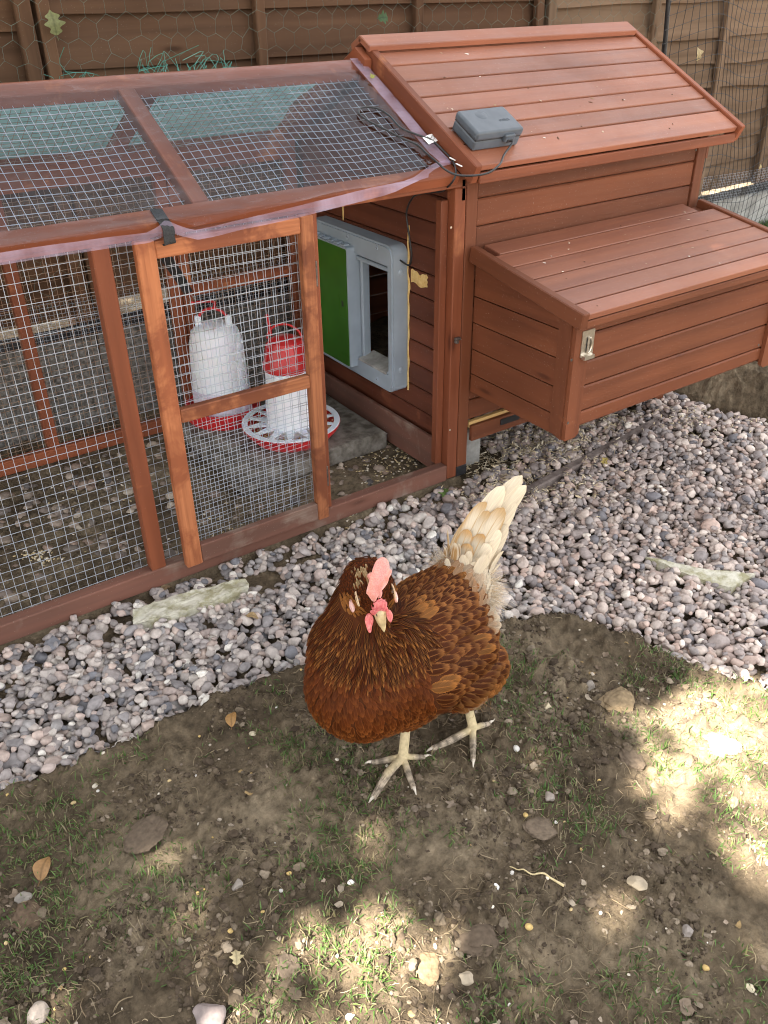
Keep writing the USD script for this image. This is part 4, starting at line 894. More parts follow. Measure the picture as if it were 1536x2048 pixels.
# ---------------------------------------------------------------- litter
def blades(pts, n, rng, h=(.012, .035), w=.0013, spread=.012, lean=.7, cols=None):
    """grass: each blade a bent strip of 3 quads"""
    V, F, C, k = [], [], [], 0
    for p in pts:
        m = rng.integers(*n)
        for _ in range(m):
            b = np.array([p[0], p[1]]) + rng.normal(0, spread, 2); z = float(gz(*b)) - .002; a = rng.uniform(0, 6.283); dr_ = np.array([math.cos(a), math.sin(a), 0]); sd = np.array([-dr_[1], dr_[0], 0]); L = rng.uniform(*h); ln = rng.uniform(.15, lean) ; ww = w * rng.uniform(.7, 1.4)
            t = np.array([0, .4, .75, 1.0]); P = np.array([b[0], b[1], z]) + (t * L * math.cos(ln))[:, None] * Z_ + ((t ** 1.6) * L * math.sin(ln) * 1.1)[:, None] * dr_; P[:, 2] -= (t ** 3) * L * ln * .3
            wd = ww * np.array([1, .95, .6, .1]); q = np.stack([P - sd * wd[:, None], P + sd * wd[:, None]], 1).reshape(-1, 3); V.append(q)
            F.append(np.array([[0, 1, 3], [0, 3, 2], [2, 3, 5], [2, 5, 4], [4, 5, 7], [4, 7, 6]]) + k); k += 8
            c = cols[rng.integers(len(cols))] * rng.uniform(.75, 1.25); C.append(np.broadcast_to(c, (8, 3)))
    return np.vstack(V), np.vstack(F), np.vstack(C)
GREEN = np.array([(.070, .140, .028), (.100, .175, .045), (.055, .105, .022), (.135, .185, .060), (.21, .185, .09), (.24, .20, .12)])
rng = np.random.default_rng(23)
N = 10500; P = np.stack([rng.uniform(-2.0, .25, N), rng.uniform(-2.0, -.44, N)], 1); q = project(np.c_[P, np.zeros(N)])
ok = (~in_gravel(P[:, 0], P[:, 1], .012)) & (q[:, 0] > -80) & (q[:, 0] < 1620) & (q[:, 1] < 2200)
P, q = P[ok], q[ok]
dens = fb(P[:, 0], P[:, 1], 6.5, 3, 41) + .10 * (q[:, 0] < 800) * (q[:, 1] > 1450) + .06 * (q[:, 1] > 1800) + .05 * (q[:, 0] > 1250) - .06 * ((q[:, 0] > 700) & (q[:, 0] < 1150) & (q[:, 1] > 1550) & (q[:, 1] < 1950))
tuft = P[dens > .530 + rng.uniform(-.03, .06, len(P))]
V, F, C = blades(tuft, (4, 15), rng, h=(.006, .024), w=.0010, spread=.014, lean=1.15, cols=GREEN)
obj('grass', (V, F), 'grass_blade', smooth=False, col=C, kind='stuff', label='sparse short green grass growing in the worn bare soil', cat='grass')
tuftB = np.stack([rng.uniform(1.8, 3.5, 3600), rng.uniform(.40, .955, 3600)], 1)
V, F, C = blades(tuftB, (5, 9), rng, h=(.03, .075), w=.002, spread=.03, cols=GREEN[:4]); obj('lawn_grass', (V, F), 'grass_blade', col=C, kind='stuff', label='longer green grass growing at the foot of the fence on the right', cat='grass')
# dry roots and stalks lying on the soil
N = 13000; P2 = np.stack([rng.uniform(-2.0, .2, N), rng.uniform(-2.0, -.44, N)], 1); q = project(np.c_[P2, np.zeros(N)]); ok = (~in_gravel(P2[:, 0], P2[:, 1], .0)) & (q[:, 0] > -60) & (q[:, 0] < 1600) & (q[:, 1] < 2150); P2 = P2[ok]
dn = fb(P2[:, 0], P2[:, 1], 6.0, 3, 47); P2 = P2[dn > .43 + rng.uniform(0, .18, len(P2))]
V, F, C, k = [], [], [], 0
for p in P2:
    a = rng.uniform(0, 6.28); L = rng.uniform(.010, .045); cur = rng.normal(0, 28); t = np.linspace(0, 1, 6); ang = a + cur * t * L + rng.normal(0, .25, 6).cumsum() * .5
    xy = p + np.cumsum(np.stack([np.cos(ang), np.sin(ang)], 1) * L / 6, 0); z = gz(xy[:, 0], xy[:, 1]) + .0012 + .004 * np.sin(t * np.pi) * rng.uniform(0, 1.0)
    r = rng.uniform(.00035, .0008); sd = np.stack([-np.sin(ang), np.cos(ang), 0 * ang], 1) * r; c3 = np.c_[xy, z]
    V.append(np.stack([c3 - sd, c3 + [0, 0, r * 1.2], c3 + sd], 1).reshape(-1, 3)); i = np.arange(5)[:, None] * 3
    F.append(np.concatenate([np.concatenate([i + j, i + j + 1, i + j + 4], 1) for j in (0, 1)] + [np.concatenate([i + j, i + j + 4, i + j + 3], 1) for j in (0, 1)]) + k); k += 18
    c = np.array([(.17, .125, .078), (.23, .18, .115), (.12, .088, .058), (.30, .24, .155)])[rng.integers(4)] * rng.uniform(.6, 1.1); C.append(np.broadcast_to(c, (18, 3)))
obj('dry_roots', (np.vstack(V), np.vstack(F)), 'litter', col=np.vstack(C), kind='stuff', label='thin dry roots and stalks scattered over the bare soil', cat='roots')
# crumbs of soil, bark flakes
N = 58000; P3 = np.stack([rng.uniform(-2.0, .2, N), rng.uniform(-2.0, -.44, N)], 1); q = project(np.c_[P3, np.zeros(N)]); ok = (~in_gravel(P3[:, 0], P3[:, 1], -.01)) & (q[:, 0] > -60) & (q[:, 0] < 1600) & (q[:, 1] < 2150); P3 = P3[ok]
dn = fb(P3[:, 0], P3[:, 1], 8.0, 3, 57); P3 = P3[dn > .42 + rng.uniform(0, .14, len(P3))]
V, F, C, k = [], [], [], 0
for p in P3:
    s = min(rng.lognormal(math.log(.0024), .58), .011); sh = np.array([1, rng.uniform(.5, 1), rng.uniform(.25, .8)])
    b_ = ICO1 if s > .0055 else ICO0
    v = b_.vertices * (1 + .5 * (meshkit.noise(b_.vertices * 1.9 + rng.uniform(0, 60, 3)) - .5)[:, None] * 2) * s * sh; v = v @ rotation(rng.uniform(0, 6.28), rng.normal(0, .4), rng.uniform(0, 6.28)).T
    V.append(v + [p[0], p[1], float(gz(*p)) + s * .25]); F.append(b_.faces + k); k += len(v)
    c = np.array([(.060, .044, .030), (.105, .080, .055), (.155, .122, .086), (.21, .17, .125)])[rng.choice(4, p=[.4, .35, .17, .08])] * rng.uniform(.8, 1.2); C.append(np.broadcast_to(c, (len(v), 3)))
obj('soil_crumbs', (np.vstack(V), np.vstack(F)), 'litter', col=np.vstack(C), kind='stuff', label='crumbs and flakes of loose earth over the bare soil', cat='soil crumbs')
# thin flakes of rotten leaf and bark
N = 3000; P5 = np.stack([rng.uniform(-2.0, .2, N), rng.uniform(-2.0, -.44, N)], 1); q = project(np.c_[P5, np.zeros(N)]); ok = (~in_gravel(P5[:, 0], P5[:, 1], -.01)) & (q[:, 0] > -60) & (q[:, 0] < 1600) & (q[:, 1] < 2150); P5 = P5[ok]
dn = fb(P5[:, 0], P5[:, 1], 7.0, 3, 63); P5 = P5[dn > .44 + rng.uniform(0, .14, len(P5))]
V, F, C, k = [], [], [], 0
for p in P5:
    s = min(rng.lognormal(math.log(.0042), .45), .013); a = np.arange(9) / 9 * 6.283; r = s * (1 + rng.normal(0, .22, 9)) * np.where(np.abs(np.sin(a)) > .5, rng.uniform(.4, .9), 1); cu = rng.uniform(-.5, .9)
    v = np.vstack([[0, 0, 0], np.stack([r * np.cos(a), r * np.sin(a), cu * r * r / s * .6 + rng.normal(0, s * .08, 9)], 1)]) @ rotation(rng.uniform(0, 6.28), rng.normal(0, .35), rng.uniform(0, 6.28)).T
    V.append(v + [p[0], p[1], float(gz(*p)) + .002 + s * .15]); F.append(np.stack([np.zeros(9, int), 1 + np.arange(9), 1 + (np.arange(9) + 1) % 9], 1) + k); k += 10
    c = np.array([(.10, .072, .05), (.17, .13, .095), (.24, .19, .145), (.30, .25, .19), (.30, .21, .10)])[rng.choice(5, p=[.35, .30, .18, .09, .08])] * rng.uniform(.8, 1.2); C.append(np.broadcast_to(c, (10, 3)))
obj('leaf_flakes', (np.vstack(V), np.vstack(F)), 'litter', col=np.vstack(C), kind='stuff', label='flakes of rotten leaf and bark scattered on the bare soil', cat='leaf litter')
# small pale grit and maize on the soil
N = 380; P4 = np.stack([rng.uniform(-2.0, .2, N), rng.uniform(-2.0, -.44, N)], 1); ok = ~in_gravel(P4[:, 0], P4[:, 1], .01); P4 = P4[ok]
V, F, C, k = [], [], [], 0
for p in P4:
    s = np.clip(rng.lognormal(math.log(.0032), .35), .0015, .0075); v = stone(ICO1, s * np.array([1, rng.uniform(.6, .95), rng.uniform(.45, .75)]), rng, rng.choice([0, .7])) @ rotation(rng.uniform(0, 6.28), rng.normal(0, .3), 0).T
    V.append(v + [p[0], p[1], float(gz(*p)) + s * .4]); F.append(ICO1.faces + k); k += len(v)
    c = np.array([(.62, .56, .46), (.50, .38, .20), (.42, .36, .29), (.55, .53, .49), (.56, .40, .16)])[rng.choice(5, p=[.25, .18, .30, .12, .15])] * rng.uniform(.8, 1.1); C.append(np.broadcast_to(c, (len(v), 3)))
obj('grit', (np.vstack(V), np.vstack(F)), 'litter', smooth=True, col=np.vstack(C), kind='stuff', label='pale grit and maize grains scattered on the bare soil', cat='grit')
# single stones and clods one can point to
CL = [((1236, 1408), .034, (.30, .25, .18), 'pale dusty clod sunk in the soil right of the hen', 'clod'), ((1262, 1520), .026, (.19, .16, .135), 'crumbly grey clod before the sunlit patch', 'clod'), ((1082, 1658), .027, (.215, .185, .16), 'flat grey clod below the hen\'s rear foot', 'clod'), ((1098, 1600), .013, (.27, .23, .20), 'small smooth stone just above the flat grey clod', 'stone'), ((1271, 1778), .017, (.33, .27, .19), 'angular tan stone in the lower right soil', 'stone'), ((293, 1682), .032, (.16, .135, .115), 'broad grey flake of earth in the left foreground', 'clod'), ((58, 1838), .028, (.16, .125, .10), 'brown flake of earth at the left edge', 'clod'), ((955, 1880), .030, (.15, .125, .105), 'flat dark clod in the lower middle soil', 'clod'), ((858, 1940), .022, (.27, .215, .155), 'tan clod by the lower sunlit patch', 'clod'), ((932, 1957), .014, (.36, .30, .22), 'tan pebble right of the tan clod', 'stone'), ((475, 1772), .012, (.24, .21, .18), 'grey crumb stone left of centre in the soil', 'stone'), ((575, 1936), .020, (.15, .13, .115), 'grey clod low in the foreground', 'clod'), ((50, 1806), .014, (.20, .18, .155), 'small grey stone near the left edge', 'stone'), ((78, 2035), .020, (.27, .23, .20), 'grey stone at the bottom left corner', 'stone'), ((420, 2036), .026, (.22, .18, .17), 'long flat mauve stone at the bottom edge', 'stone'), ((1180, 1375), .016, (.24, .21, .18), 'smooth stone beside the green sprouts right of the hen', 'stone'), ((1440, 1495), .034, (.42, .37, .28), 'bright clod in the sunlit patch', 'clod'), ((1375, 1860), .012, (.23, .20, .18), 'small grey stone near the right lower edge', 'stone'), ((993, 1778), .0065, (.78, .78, .76), 'tiny white chip in the lower right soil', 'chip'), ((702, 1775), .006, (.74, .72, .66), 'tiny white chip below the hen', 'chip'), ((1095, 1415), .011, (.44, .37, .25), 'yellowish stone behind the hen\'s rear foot', 'stone'), ((505, 1470), .0085, (.48, .42, .30), 'pale stone left of the hen', 'stone'), ((700, 2030), .008, (.74, .72, .68), 'white pebble in the bottom sunlit patch', 'stone'), ((1500, 1980), .008, (.62, .55, .40), 'pale pebble at the lower right edge', 'stone')]
for k, (p, s, c, lab, cat) in enumerate(CL):
    w0 = onz(*p, 0); clod = cat == 'clod'; base = trimesh.creation.icosphere(subdivisions=4 if clod else 3); v = np.array(base.vertices)
    if clod: c = tuple(np.array(c) * .60 * np.array([1.06, .94, .78]))
    if clod: v = v * (1 + .50 * (meshkit.fbm(v * 1.7 + k * 7, 5, k) - .5)[:, None] * 2 + .16 * (meshkit.fbm(v * 7 + k, 3, k) - .5)[:, None]) * s * np.array([1.15, .85, .30])
    else: v = stone(base, s * np.array([1, .78, .6]), np.random.default_rng(50 + k), .8)
    v = v @ rotation(k * 1.3, .12, k).T; cc = np.broadcast_to(c, v.shape) * (1 + .25 * (meshkit.noise(v * 160 + k) - .5))[:, None]
    obj(cat if cat != 'chip' else 'white_chip', (v + [w0[0], w0[1], float(gz(*w0[:2])) + s * (.10 if clod else .25)], base.faces), 'litter' if clod else 'pebble_stone', smooth=True, col=cc, label=lab, cat=cat)
# leaves
def leaf(name, p, L, az, col, lab, curl=.3, z=None, n=None, lobes=0, cat='leaf'):
    """a leaf with stalk on the ground at pixel p, or at a point with a normal"""
    o = np.array([*onz(*p, 0)[:2], 0]) if z is None else np.asarray(z, float)
    if z is None: o[2] = float(hz(*o[:2])) + .006
    nn = unit(n) if n is not None else unit([RNG.normal(0, .25), RNG.normal(0, .25), 1]); ax = unit(np.cross(nn, [math.sin(az), -math.cos(az), .1])); ay = np.cross(nn, ax)
    def fn(u, v):
        wd = .36 * np.sin(np.pi * np.clip(u, 0.02, .995) ** .8) ** .8 * (1 + (.35 * np.sin(u * lobes * 6.283) if lobes else 0)); b = (v - .5) * 2 * wd
        return o + L * ((u - .5)[:, None] * ax + b[:, None] * ay + (curl * (b ** 2) * 1.5 + curl * .5 * np.sin(u * 3) + .02 * np.sin(u * 20) * np.abs(b))[:, None] * nn)
    V, F, uv = grid(fn, 26, 9); C = np.array(col) * (1 - .35 * (np.abs(uv[:, 1] - .5) < .07) + .25 * (meshkit.noise(V * 300) - .5))[:, None]
    st = tube([o - ax * L * .5, o - ax * L * .72 + nn * L * .03], .0008, 4); j = join([(V, F), st])
    obj(name, j, 'leaf', smooth=True, col=np.vstack([C, np.broadcast_to(np.array(col) * .7, (len(st[0]), 3))]), label=lab, cat=cat)
leaf('leaf', (890, 978), .042, 1.0, (.13, .21, .055), 'fresh green leaf lying on the gravel by the front corner of the run', .25, lobes=3)
leaf('leaf', (1210, 925), .030, .4, (.46, .36, .11), 'yellow leaf on the gravel below the nest box', .2, lobes=2)
leaf('leaf', (905, 945), .022, .1, (.46, .34, .14), 'small tan leaf at the foot of the corner post', .2)
leaf('leaf', (468, 1448), .034, .9, (.36, .20, .07), 'curled orange-brown leaf on the soil left of the hen', .5)
leaf('leaf', (94, 1750), .040, .8, (.33, .19, .08), 'curled brown leaf at the left edge of the soil', .6)
leaf('leaf', (473, 1920), .024, 1.2, (.50, .42, .24), 'pale ragged leaf in the middle foreground', .3, lobes=3)
leaf('leaf', (505, 1238), .030, -.5, (.40, .28, .14), 'dry brown leaf on the gravel left of the hen', .4)
leaf('leaf', (330, 1165), .034, .2, (.30, .22, .13), 'dry curled leaf lying against the bottom rail of the run', .5, lobes=4)
leaf('leaf', None, .060, 1.4, (.20, .21, .085), 'yellow-green leaf caught in the chicken wire at the far left', .3, z=ony(106, 45, .915), n=(0, -1, .2), lobes=3)
leaf('leaf', None, .045, .2, (.055, .105, .035), 'dark green leaf caught in the chicken wire above the coop roof', .3, z=ony(766, 36, .915), n=(.2, -1, .3), lobes=3)
leaf('leaf', None, .052, 1.2, (.50, .40, .22), 'pale dry leaf caught in the dark netting', .4, z=ony(1394, 108, .83), n=(0, -1, .2), lobes=2)
leaf('leaf', None, .020, .7, (.30, .31, .07), 'small yellow-green leaf on the clear sheet beside the roof', .3, z=onrun(745, 153, .016), n=(0, -.5, 1), lobes=2)
leaf('leaf', None, .022, .2, (.52, .42, .2), 'small pale leaf caught low in the netting at the right edge', .3, z=ony(1520, 333, .83), n=(0, -1, .2))
# sprouts in the gravel
V, F, C = blades([onz(1018, 925, 0)[:2]], (14, 15), rng, h=(.015, .03), w=.003, spread=.006, cols=GREEN[[0, 2]] * .7); obj('weed', (V, F), 'grass_blade', col=C, label='small dark green weed growing in the gravel by the house corner', cat='weed')
# twigs
tw = bez([onz(1020, 1730, .006), onz(1055, 1742, .009), onz(1090, 1752, .008), onz(1128, 1772, .006)], 24); tw[:, 2] = gz(tw[:, 0], tw[:, 1]) + .004
plain('straw', (.46, .36, .18), (.62, .52, .30), scale=120, rough=.7)
obj('stalk', tube(tw, np.interp(np.arange(24), [0, 18, 23], [.0009, .0019, .0026]), 6), 'straw', smooth=60, label='pale straw-coloured stalk lying on the soil at the lower right', cat='stalk')
# wood shavings under the nest box
mat_pts = [(935, 905, 60, 30, 170), (1010, 900, 70, 45, 300), (1080, 880, 70, 40, 360), (1150, 860, 70, 40, 300), (1060, 950, 90, 35, 260), (1000, 985, 60, 40, 180), (1180, 905, 70, 30, 200), (1120, 975, 80, 40, 130), (1400, 850, 90, 25, 110), (1350, 830, 50, 15, 60), (1240, 850, 40, 25, 90)]
V, F, C, k = [], [], [], 0
for (x, y, sx_, sy_, n) in mat_pts:
    for _ in range(int(n * 1.15)):
        p = onz(x + rng.normal(0, sx_ * .6), y + rng.normal(0, sy_ * .6), .0); L, wd = rng.uniform(.006, .022), rng.uniform(.0012, .0040); a = rng.uniform(0, 6.28); dd = np.array([math.cos(a), math.sin(a), rng.normal(0, .25)]); s_ = np.array([-math.sin(a), math.cos(a), rng.normal(0, .4)])
        p[2] = float(hz(*p[:2])) + .004 + rng.uniform(-.004, .006); t = np.linspace(-.5, .5, 4)[:, None]; q_ = p + dd * L * t + Z_ * (.18 * L * np.cos(t * 3) * rng.uniform(-.4, 1)); V.append(np.stack([q_ - s_ * wd / 2, q_ + s_ * wd / 2], 1).reshape(-1, 3))
        F.append(np.array([[0, 1, 3], [0, 3, 2], [2, 3, 5], [2, 5, 4], [4, 5, 7], [4, 7, 6]]) + k); k += 8; C.append(np.broadcast_to(np.array([(.66, .56, .38), (.58, .47, .30), (.74, .66, .50)])[rng.integers(3)] * rng.uniform(.7, 1.1), (8, 3)))
obj('wood_shavings', (np.vstack(V), np.vstack(F)), 'litter', col=np.vstack(C), kind='stuff', label='pale wood shavings strewn over the gravel under the nest box', cat='wood shavings')
# grain and bits on the floor of the run
V, F, C, k = [], [], [], 0
for (x, y, sx_, sy_, n) in ((775, 930, 60, 45, 170), (745, 890, 30, 30, 80), (700, 1020, 20, 8, 20), (80, 1110, 40, 14, 70), (725, 1070, 55, 22, 130), (700, 1040, 30, 10, 30), (820, 905, 30, 30, 50), (440, 1050, 80, 60, 40), (200, 1000, 120, 70, 50)):
    for _ in range(n):
        p = onz(x + rng.normal(0, sx_ * .6), y + rng.normal(0, sy_ * .6), .0); s = rng.uniform(.0015, .0045); v = ICO0.vertices * s * np.array([1.4, .8, .5]) @ rotation(rng.uniform(0, 6.28), 0, 0).T
        V.append(v + [p[0], p[1], float(gz(*p[:2])) + .004]); F.append(ICO0.faces + k); k += len(v); C.append(np.broadcast_to(np.array([(.52, .42, .24), (.42, .33, .18), (.62, .56, .45)])[rng.integers(3)] * rng.uniform(.7, 1.1), (len(v), 3)))
obj('spilt_grain', (np.vstack(V), np.vstack(F)), 'litter', col=np.vstack(C), kind='stuff', label='spilt grain on the soil inside and before the run', cat='grain')

# ---------------------------------------------------------------- the tree whose crown shades the yard
SUNLIT = [Polygon([(1335, 1440), (1400, 1395), (1560, 1390), (1600, 1500), (1580, 1660), (1490, 1680), (1380, 1620), (1310, 1540), (1300, 1480)]), Polygon([(640, 2060), (640, 1960), (700, 1915), (790, 1880), (830, 1910), (800, 2060)])]
FAINT = [Polygon([(345, 1900), (400, 1850), (420, 1870), (370, 1930)]), Polygon([(700, 1690), (745, 1650), (770, 1700), (720, 1740)]), Polygon([(1400, 1690), (1520, 1700), (1480, 1790), (1400, 1760)]), Polygon([(1000, 1560), (1060, 1540), (1080, 1580), (1020, 1600)]), Polygon([(930, 1760), (990, 1740), (1010, 1790), (950, 1810)])]
SUN_G = [Polygon([tuple(onz(*p, 0)[:2]) for p in s.exterior.coords]) for s in SUNLIT]
def crown_leaves(n, c, rad, rng):
    u = rng.normal(size=(n, 3)); u /= np.linalg.norm(u, axis=1, keepdims=True); r = rng.uniform(0, 1, n) ** .45
    return c + u * r[:, None] * rad
TC = np.array([-.05, -.25, 0]) + SUN_DIR * 6.6
rng = np.random.default_rng(77)
LV = crown_leaves(82000, TC + [.6, .1, 0], np.array([3.7, 2.7, 1.35]), rng)
LV = LV[meshkit.fbm(LV * 1.6, 3, 8) > .28]
gp = LV - SUN_DIR * (LV[:, 2] / SUN_DIR[2])[:, None]
hit = np.zeros(len(LV), bool)
for s in SUN_G: hit |= shapely.contains_xy(s.buffer(.10), gp[:, 0], gp[:, 1]) & (shapely.contains_xy(s.buffer(-.05), gp[:, 0], gp[:, 1]) | (rng.uniform(0, 1, len(LV)) < .93))
for s in FAINT: hit |= shapely.contains_xy(Polygon([tuple(onz(*p, 0)[:2]) for p in s.exterior.coords]).buffer(.05), gp[:, 0], gp[:, 1]) & (rng.uniform(0, 1, len(LV)) < .72)
HENSUN = [(np.array([-.93, -.62, .22]), .03)]
FLECKS = [(np.array([.10, .10, roofz(.10)]), .03), (np.array([.62, -.30, lidz(-.30)]), .04), (np.array([.70, -.24, lidz(-.24)]), .03), (np.array([.55, .20, roofz(.20)]), .03)] + [(onz(*p, 0), r) for p, r in (((560, 1700), .03), ((1180, 1800), .04), ((250, 1750), .03), ((1100, 1920), .04), ((450, 2000), .035), ((1250, 1640), .035), ((150, 1990), .03), ((1420, 1900), .04), ((620, 1560), .02))]
for c, r in FLECKS:
    g2 = LV - SUN_DIR * ((LV - c) @ SUN_DIR)[:, None]; hit |= (np.linalg.norm(g2 - c, axis=1) < r + .045) & (rng.uniform(0, 1, len(LV)) < .62)
for c, r in HENSUN:
    gp2 = LV - SUN_DIR * ((LV - c) @ SUN_DIR)[:, None]; hit |= np.linalg.norm(gp2 - c, axis=1) < r + .06
LV = LV[~hit]
n = len(LV); a = rng.normal(size=(n, 3)); a /= np.linalg.norm(a, axis=1, keepdims=True); b = np.cross(a, rng.normal(size=(n, 3))); b /= np.linalg.norm(b, axis=1, keepdims=True); sz = rng.uniform(.05, .085, n)[:, None]
V = np.stack([LV - a * sz, LV + b * sz * .55, LV + a * sz, LV - b * sz * .55], 1).reshape(-1, 3); i = np.arange(n)[:, None] * 4; F = np.vstack([i + [0, 1, 2], i + [0, 2, 3]])
C = np.repeat(np.array([(.05, .10, .025)]) * rng.uniform(.6, 1.5, (n, 1)), 4, 0)
tb = np.array([TC[0] - .5, TC[1] - .3, -.05])
tree = thing('shade_tree', tb, 'leafy tree standing outside the picture to the left, shading the yard', 'tree')
obj('crown', (V, F), 'leaf', tree, col=C, kind='stuff')
# specks on the roof and the nest box lid
V, F, C, k = [], [], [], 0
for _ in range(60):
    if rng.uniform() < .55: x, y = rng.uniform(.02, .97), rng.uniform(-.05, .36); p = np.array([x, y, roofz(y)]) + NR * .0006; n_ = NR
    else: x, y = rng.uniform(.05, .90), rng.uniform(-.41, -.02); p = np.array([x, y, lidz(y)]) + NN * .0006; n_ = NN
    s = rng.uniform(.0012, .0034); ax = unit(np.cross(n_, rng.normal(size=3))); ay = np.cross(n_, ax); a_ = np.arange(7) / 7 * 6.283; r_ = s * (1 + rng.normal(0, .25, 7))
    V.append(np.vstack([p + n_ * s * .3, p + (r_ * np.cos(a_))[:, None] * ax * rng.uniform(1, 2.2) + (r_ * np.sin(a_))[:, None] * ay])); F.append(np.stack([np.zeros(7, int), 1 + np.arange(7), 1 + (np.arange(7) + 1) % 7], 1) + k); k += 8
    C.append(np.broadcast_to(np.array([(.48, .36, .27), (.28, .18, .11), (.62, .58, .52), (.10, .05, .03)])[rng.choice(4, p=[.35, .25, .2, .2])], (8, 3)))
obj('roof_specks', (np.vstack(V), np.vstack(F)), 'litter', col=np.vstack(C), kind='stuff', label='pale specks of chaff and seed on the coop roof and nest box lid', cat='specks')
plain('bark', (.07, .05, .035), (.16, .12, .09), scale=14, rough=.95, bump=.01, bscale=30)
tr = [tube(bez([tb, tb + [.05, .1, 1.5], TC + [-.2, -.1, -1.2], TC + [0, 0, .6]], 24), np.linspace(.17, .04, 24), 12)]
for k in range(9):
    aa = k * 2.4; s = TC + [-.15, -.08, -1.1 + .13 * k]; tr.append(tube(bez([s, s + np.array([math.cos(aa), math.sin(aa), .35]) * .9, s + np.array([math.cos(aa) * 1.9, math.sin(aa) * 1.8, .7])], 12), np.linspace(.055, .012, 12), 7))
obj('trunk', join(tr), 'bark', tree, smooth=50)
# ---------------------------------------------------------------- the hen
HO = np.array([-.745, -.750, 0.0])                       # ground point under the middle of the body
_hd = math.radians(192)                                   # heading
HF = np.array([math.cos(_hd), math.sin(_hd), 0]); HL = np.array([-HF[1], HF[0], 0])
def hp(f, l, z): return HO + f * HF + l * HL + z * Z_
HEADC = onz(744, 1182, .402)
HDIR = unit(unit(EYE - HEADC) * [1, 1, 0] * .80 + CR * .20 + [0, 0, -.62])      # where the beak points
HU = unit(Z_ - np.dot(Z_, HDIR) * HDIR); HS = np.cross(HU, HDIR)                 # top of the head, and the hen's left of it
def hd(d, s, u): return HEADC + d * HDIR + s * HS + u * HU
BODY_S = [
    [(hp(.115, .010, .200), .094), (hp(.02, 0.01, .198), .119), (hp(-.10, 0, .215), .098), (hp(-.175, -.005, .245), .062), (hp(-.215, -.015, .280), .036)],
    [(hp(.115, .0, .200), .094), (hp(.098, -.026, .258), .080), (hp(.098, -.020, .315), .054), (HEADC - HDIR * .040 + Z_ * -.026, .040), (hd(-.004, 0, -.005), .035)],
    [(hd(-.004, 0, -.005), .035), (hd(.022, 0, -.005), .0235)],
    [(hd(-.006, .010, -.010), .032), (hd(.010, .013, -.012), .025)], [(hd(-.006, -.010, -.010), .032), (hd(.010, -.013, -.012), .025)],
    [(hp(-.06, .085, .150), .062), (hp(-.135, .075, .125), .062)],
    [(hp(.02, .01, .155), .095), (hp(-.09, .01, .155), .092), (hp(-.155, 0.02, .175), .074)],
    [(hp(.03, .085, .20), .058), (hp(-.10, .085, .198), .050)], [(hp(.03, -.075, .20), .060), (hp(-.09, -.080, .195), .048)],
]
hub1, hub2 = onz(806, 1522, .012), onz(945, 1466, .012)
hub1[2] = float(gz(*hub1[:2])) + .013; hub2[2] = float(gz(*hub2[:2])) + .013
kn1, kn2 = hp(.010, .030, .108), hp(-.095, .080, .105)
BODY_S += [[(hp(.02, .02, .14), .064), (kn1, .030)], [(hp(-.085, .075, .140), .064), (kn2, .034)], [(kn1, .013), (hub1 * .5 + kn1 * .5, .0090), (hub1 + Z_ * .004, .0095)], [(kn2, .013), (hub2 * .5 + kn2 * .5, .0088), (hub2 + Z_ * .004, .0092)]]
TOES, CLAWS = [], []
for hub, tips in ((hub1, [(747, 1592, .0078), (827, 1574, .0062), (745, 1530, .0062), (847, 1517, .0058)]), (hub2, [(866, 1501, .0072), (946, 1524, .0064), (978, 1448, .0058)])):
    for x, y, r in tips:
        e = onz(x, y, .008); e[2] = float(gz(*e[:2])) + r * .8; mid = hub * .5 + e * .5; mid[2] = max(float(gz(*mid[:2])), min(hub[2], e[2]) - .006) + r * .95 + .003
        ch = [(hub, r * 1.15), (hub * .75 + mid * .25 + Z_ * .001, r), (mid, r * 1.05), (mid * .45 + e * .55 - Z_ * .0005, r * .88), (e, r * .80)]
        TOES.append(ch); CLAWS.append((e, unit(e - mid), r))
def sph(c, r): return manifold3d.Manifold.sphere(float(r), 28).translate([float(k) for k in c])
parts_m = []
for ch in BODY_S + TOES:
    for a, b in zip(ch, ch[1:]): parts_m.append(manifold3d.Manifold.batch_hull([sph(*a), sph(*b)]))
Mh = manifold3d.Manifold.batch_boolean(parts_m, manifold3d.OpType.Add)
mm = Mh.refine_to_length(.006).to_mesh(); bt = trimesh.Trimesh(np.array(mm.vert_properties[:, :3]), np.array(mm.tri_verts), process=True)
v0 = bt.vertices.copy(); low = v0[:, 2] < .085
big_ = trimesh.smoothing.filter_taubin(bt.copy(), lamb=.55, nu=.53, iterations=60).vertices; small_ = trimesh.smoothing.filter_taubin(bt.copy(), lamb=.5, nu=.53, iterations=6).vertices
k_ = np.clip((v0[:, 2] - .06) / .05, 0, 1)[:, None]; bt.vertices = big_ * k_ + small_ * (1 - k_)
BV, BN = np.array(bt.vertices), np.array(bt.vertex_normals)
Cb = np.tile(np.array([.060, .017, .0045]), (len(BV), 1))
isleg = BV[:, 2] < .078; dh = np.minimum(np.linalg.norm(BV - hub1, axis=1), np.linalg.norm(BV - hub2, axis=1))
legc = np.array([.50, .41, .245]) * np.clip(1.1 - dh[:, None] * .6, .6, 1); toec = np.array([.25, .205, .155]) * (1 + .45 * np.sign(np.sin(dh * 900)))[:, None] * (.75 + .6 * meshkit.noise(BV * 120))[:, None]
tm_ = np.clip((.026 - (BV[:, 2] - float(gz(*hub1[:2])))) / .012, 0, 1)[:, None] * np.clip((dh - .012) / .02, 0, 1)[:, None]
Cb[isleg] = (legc * (1 - tm_) + toec * tm_)[isleg]
vcol('hen_skin', rough=.75, spec=.12, nscale=140, namt=.22, bump=.0012, bscale=420)
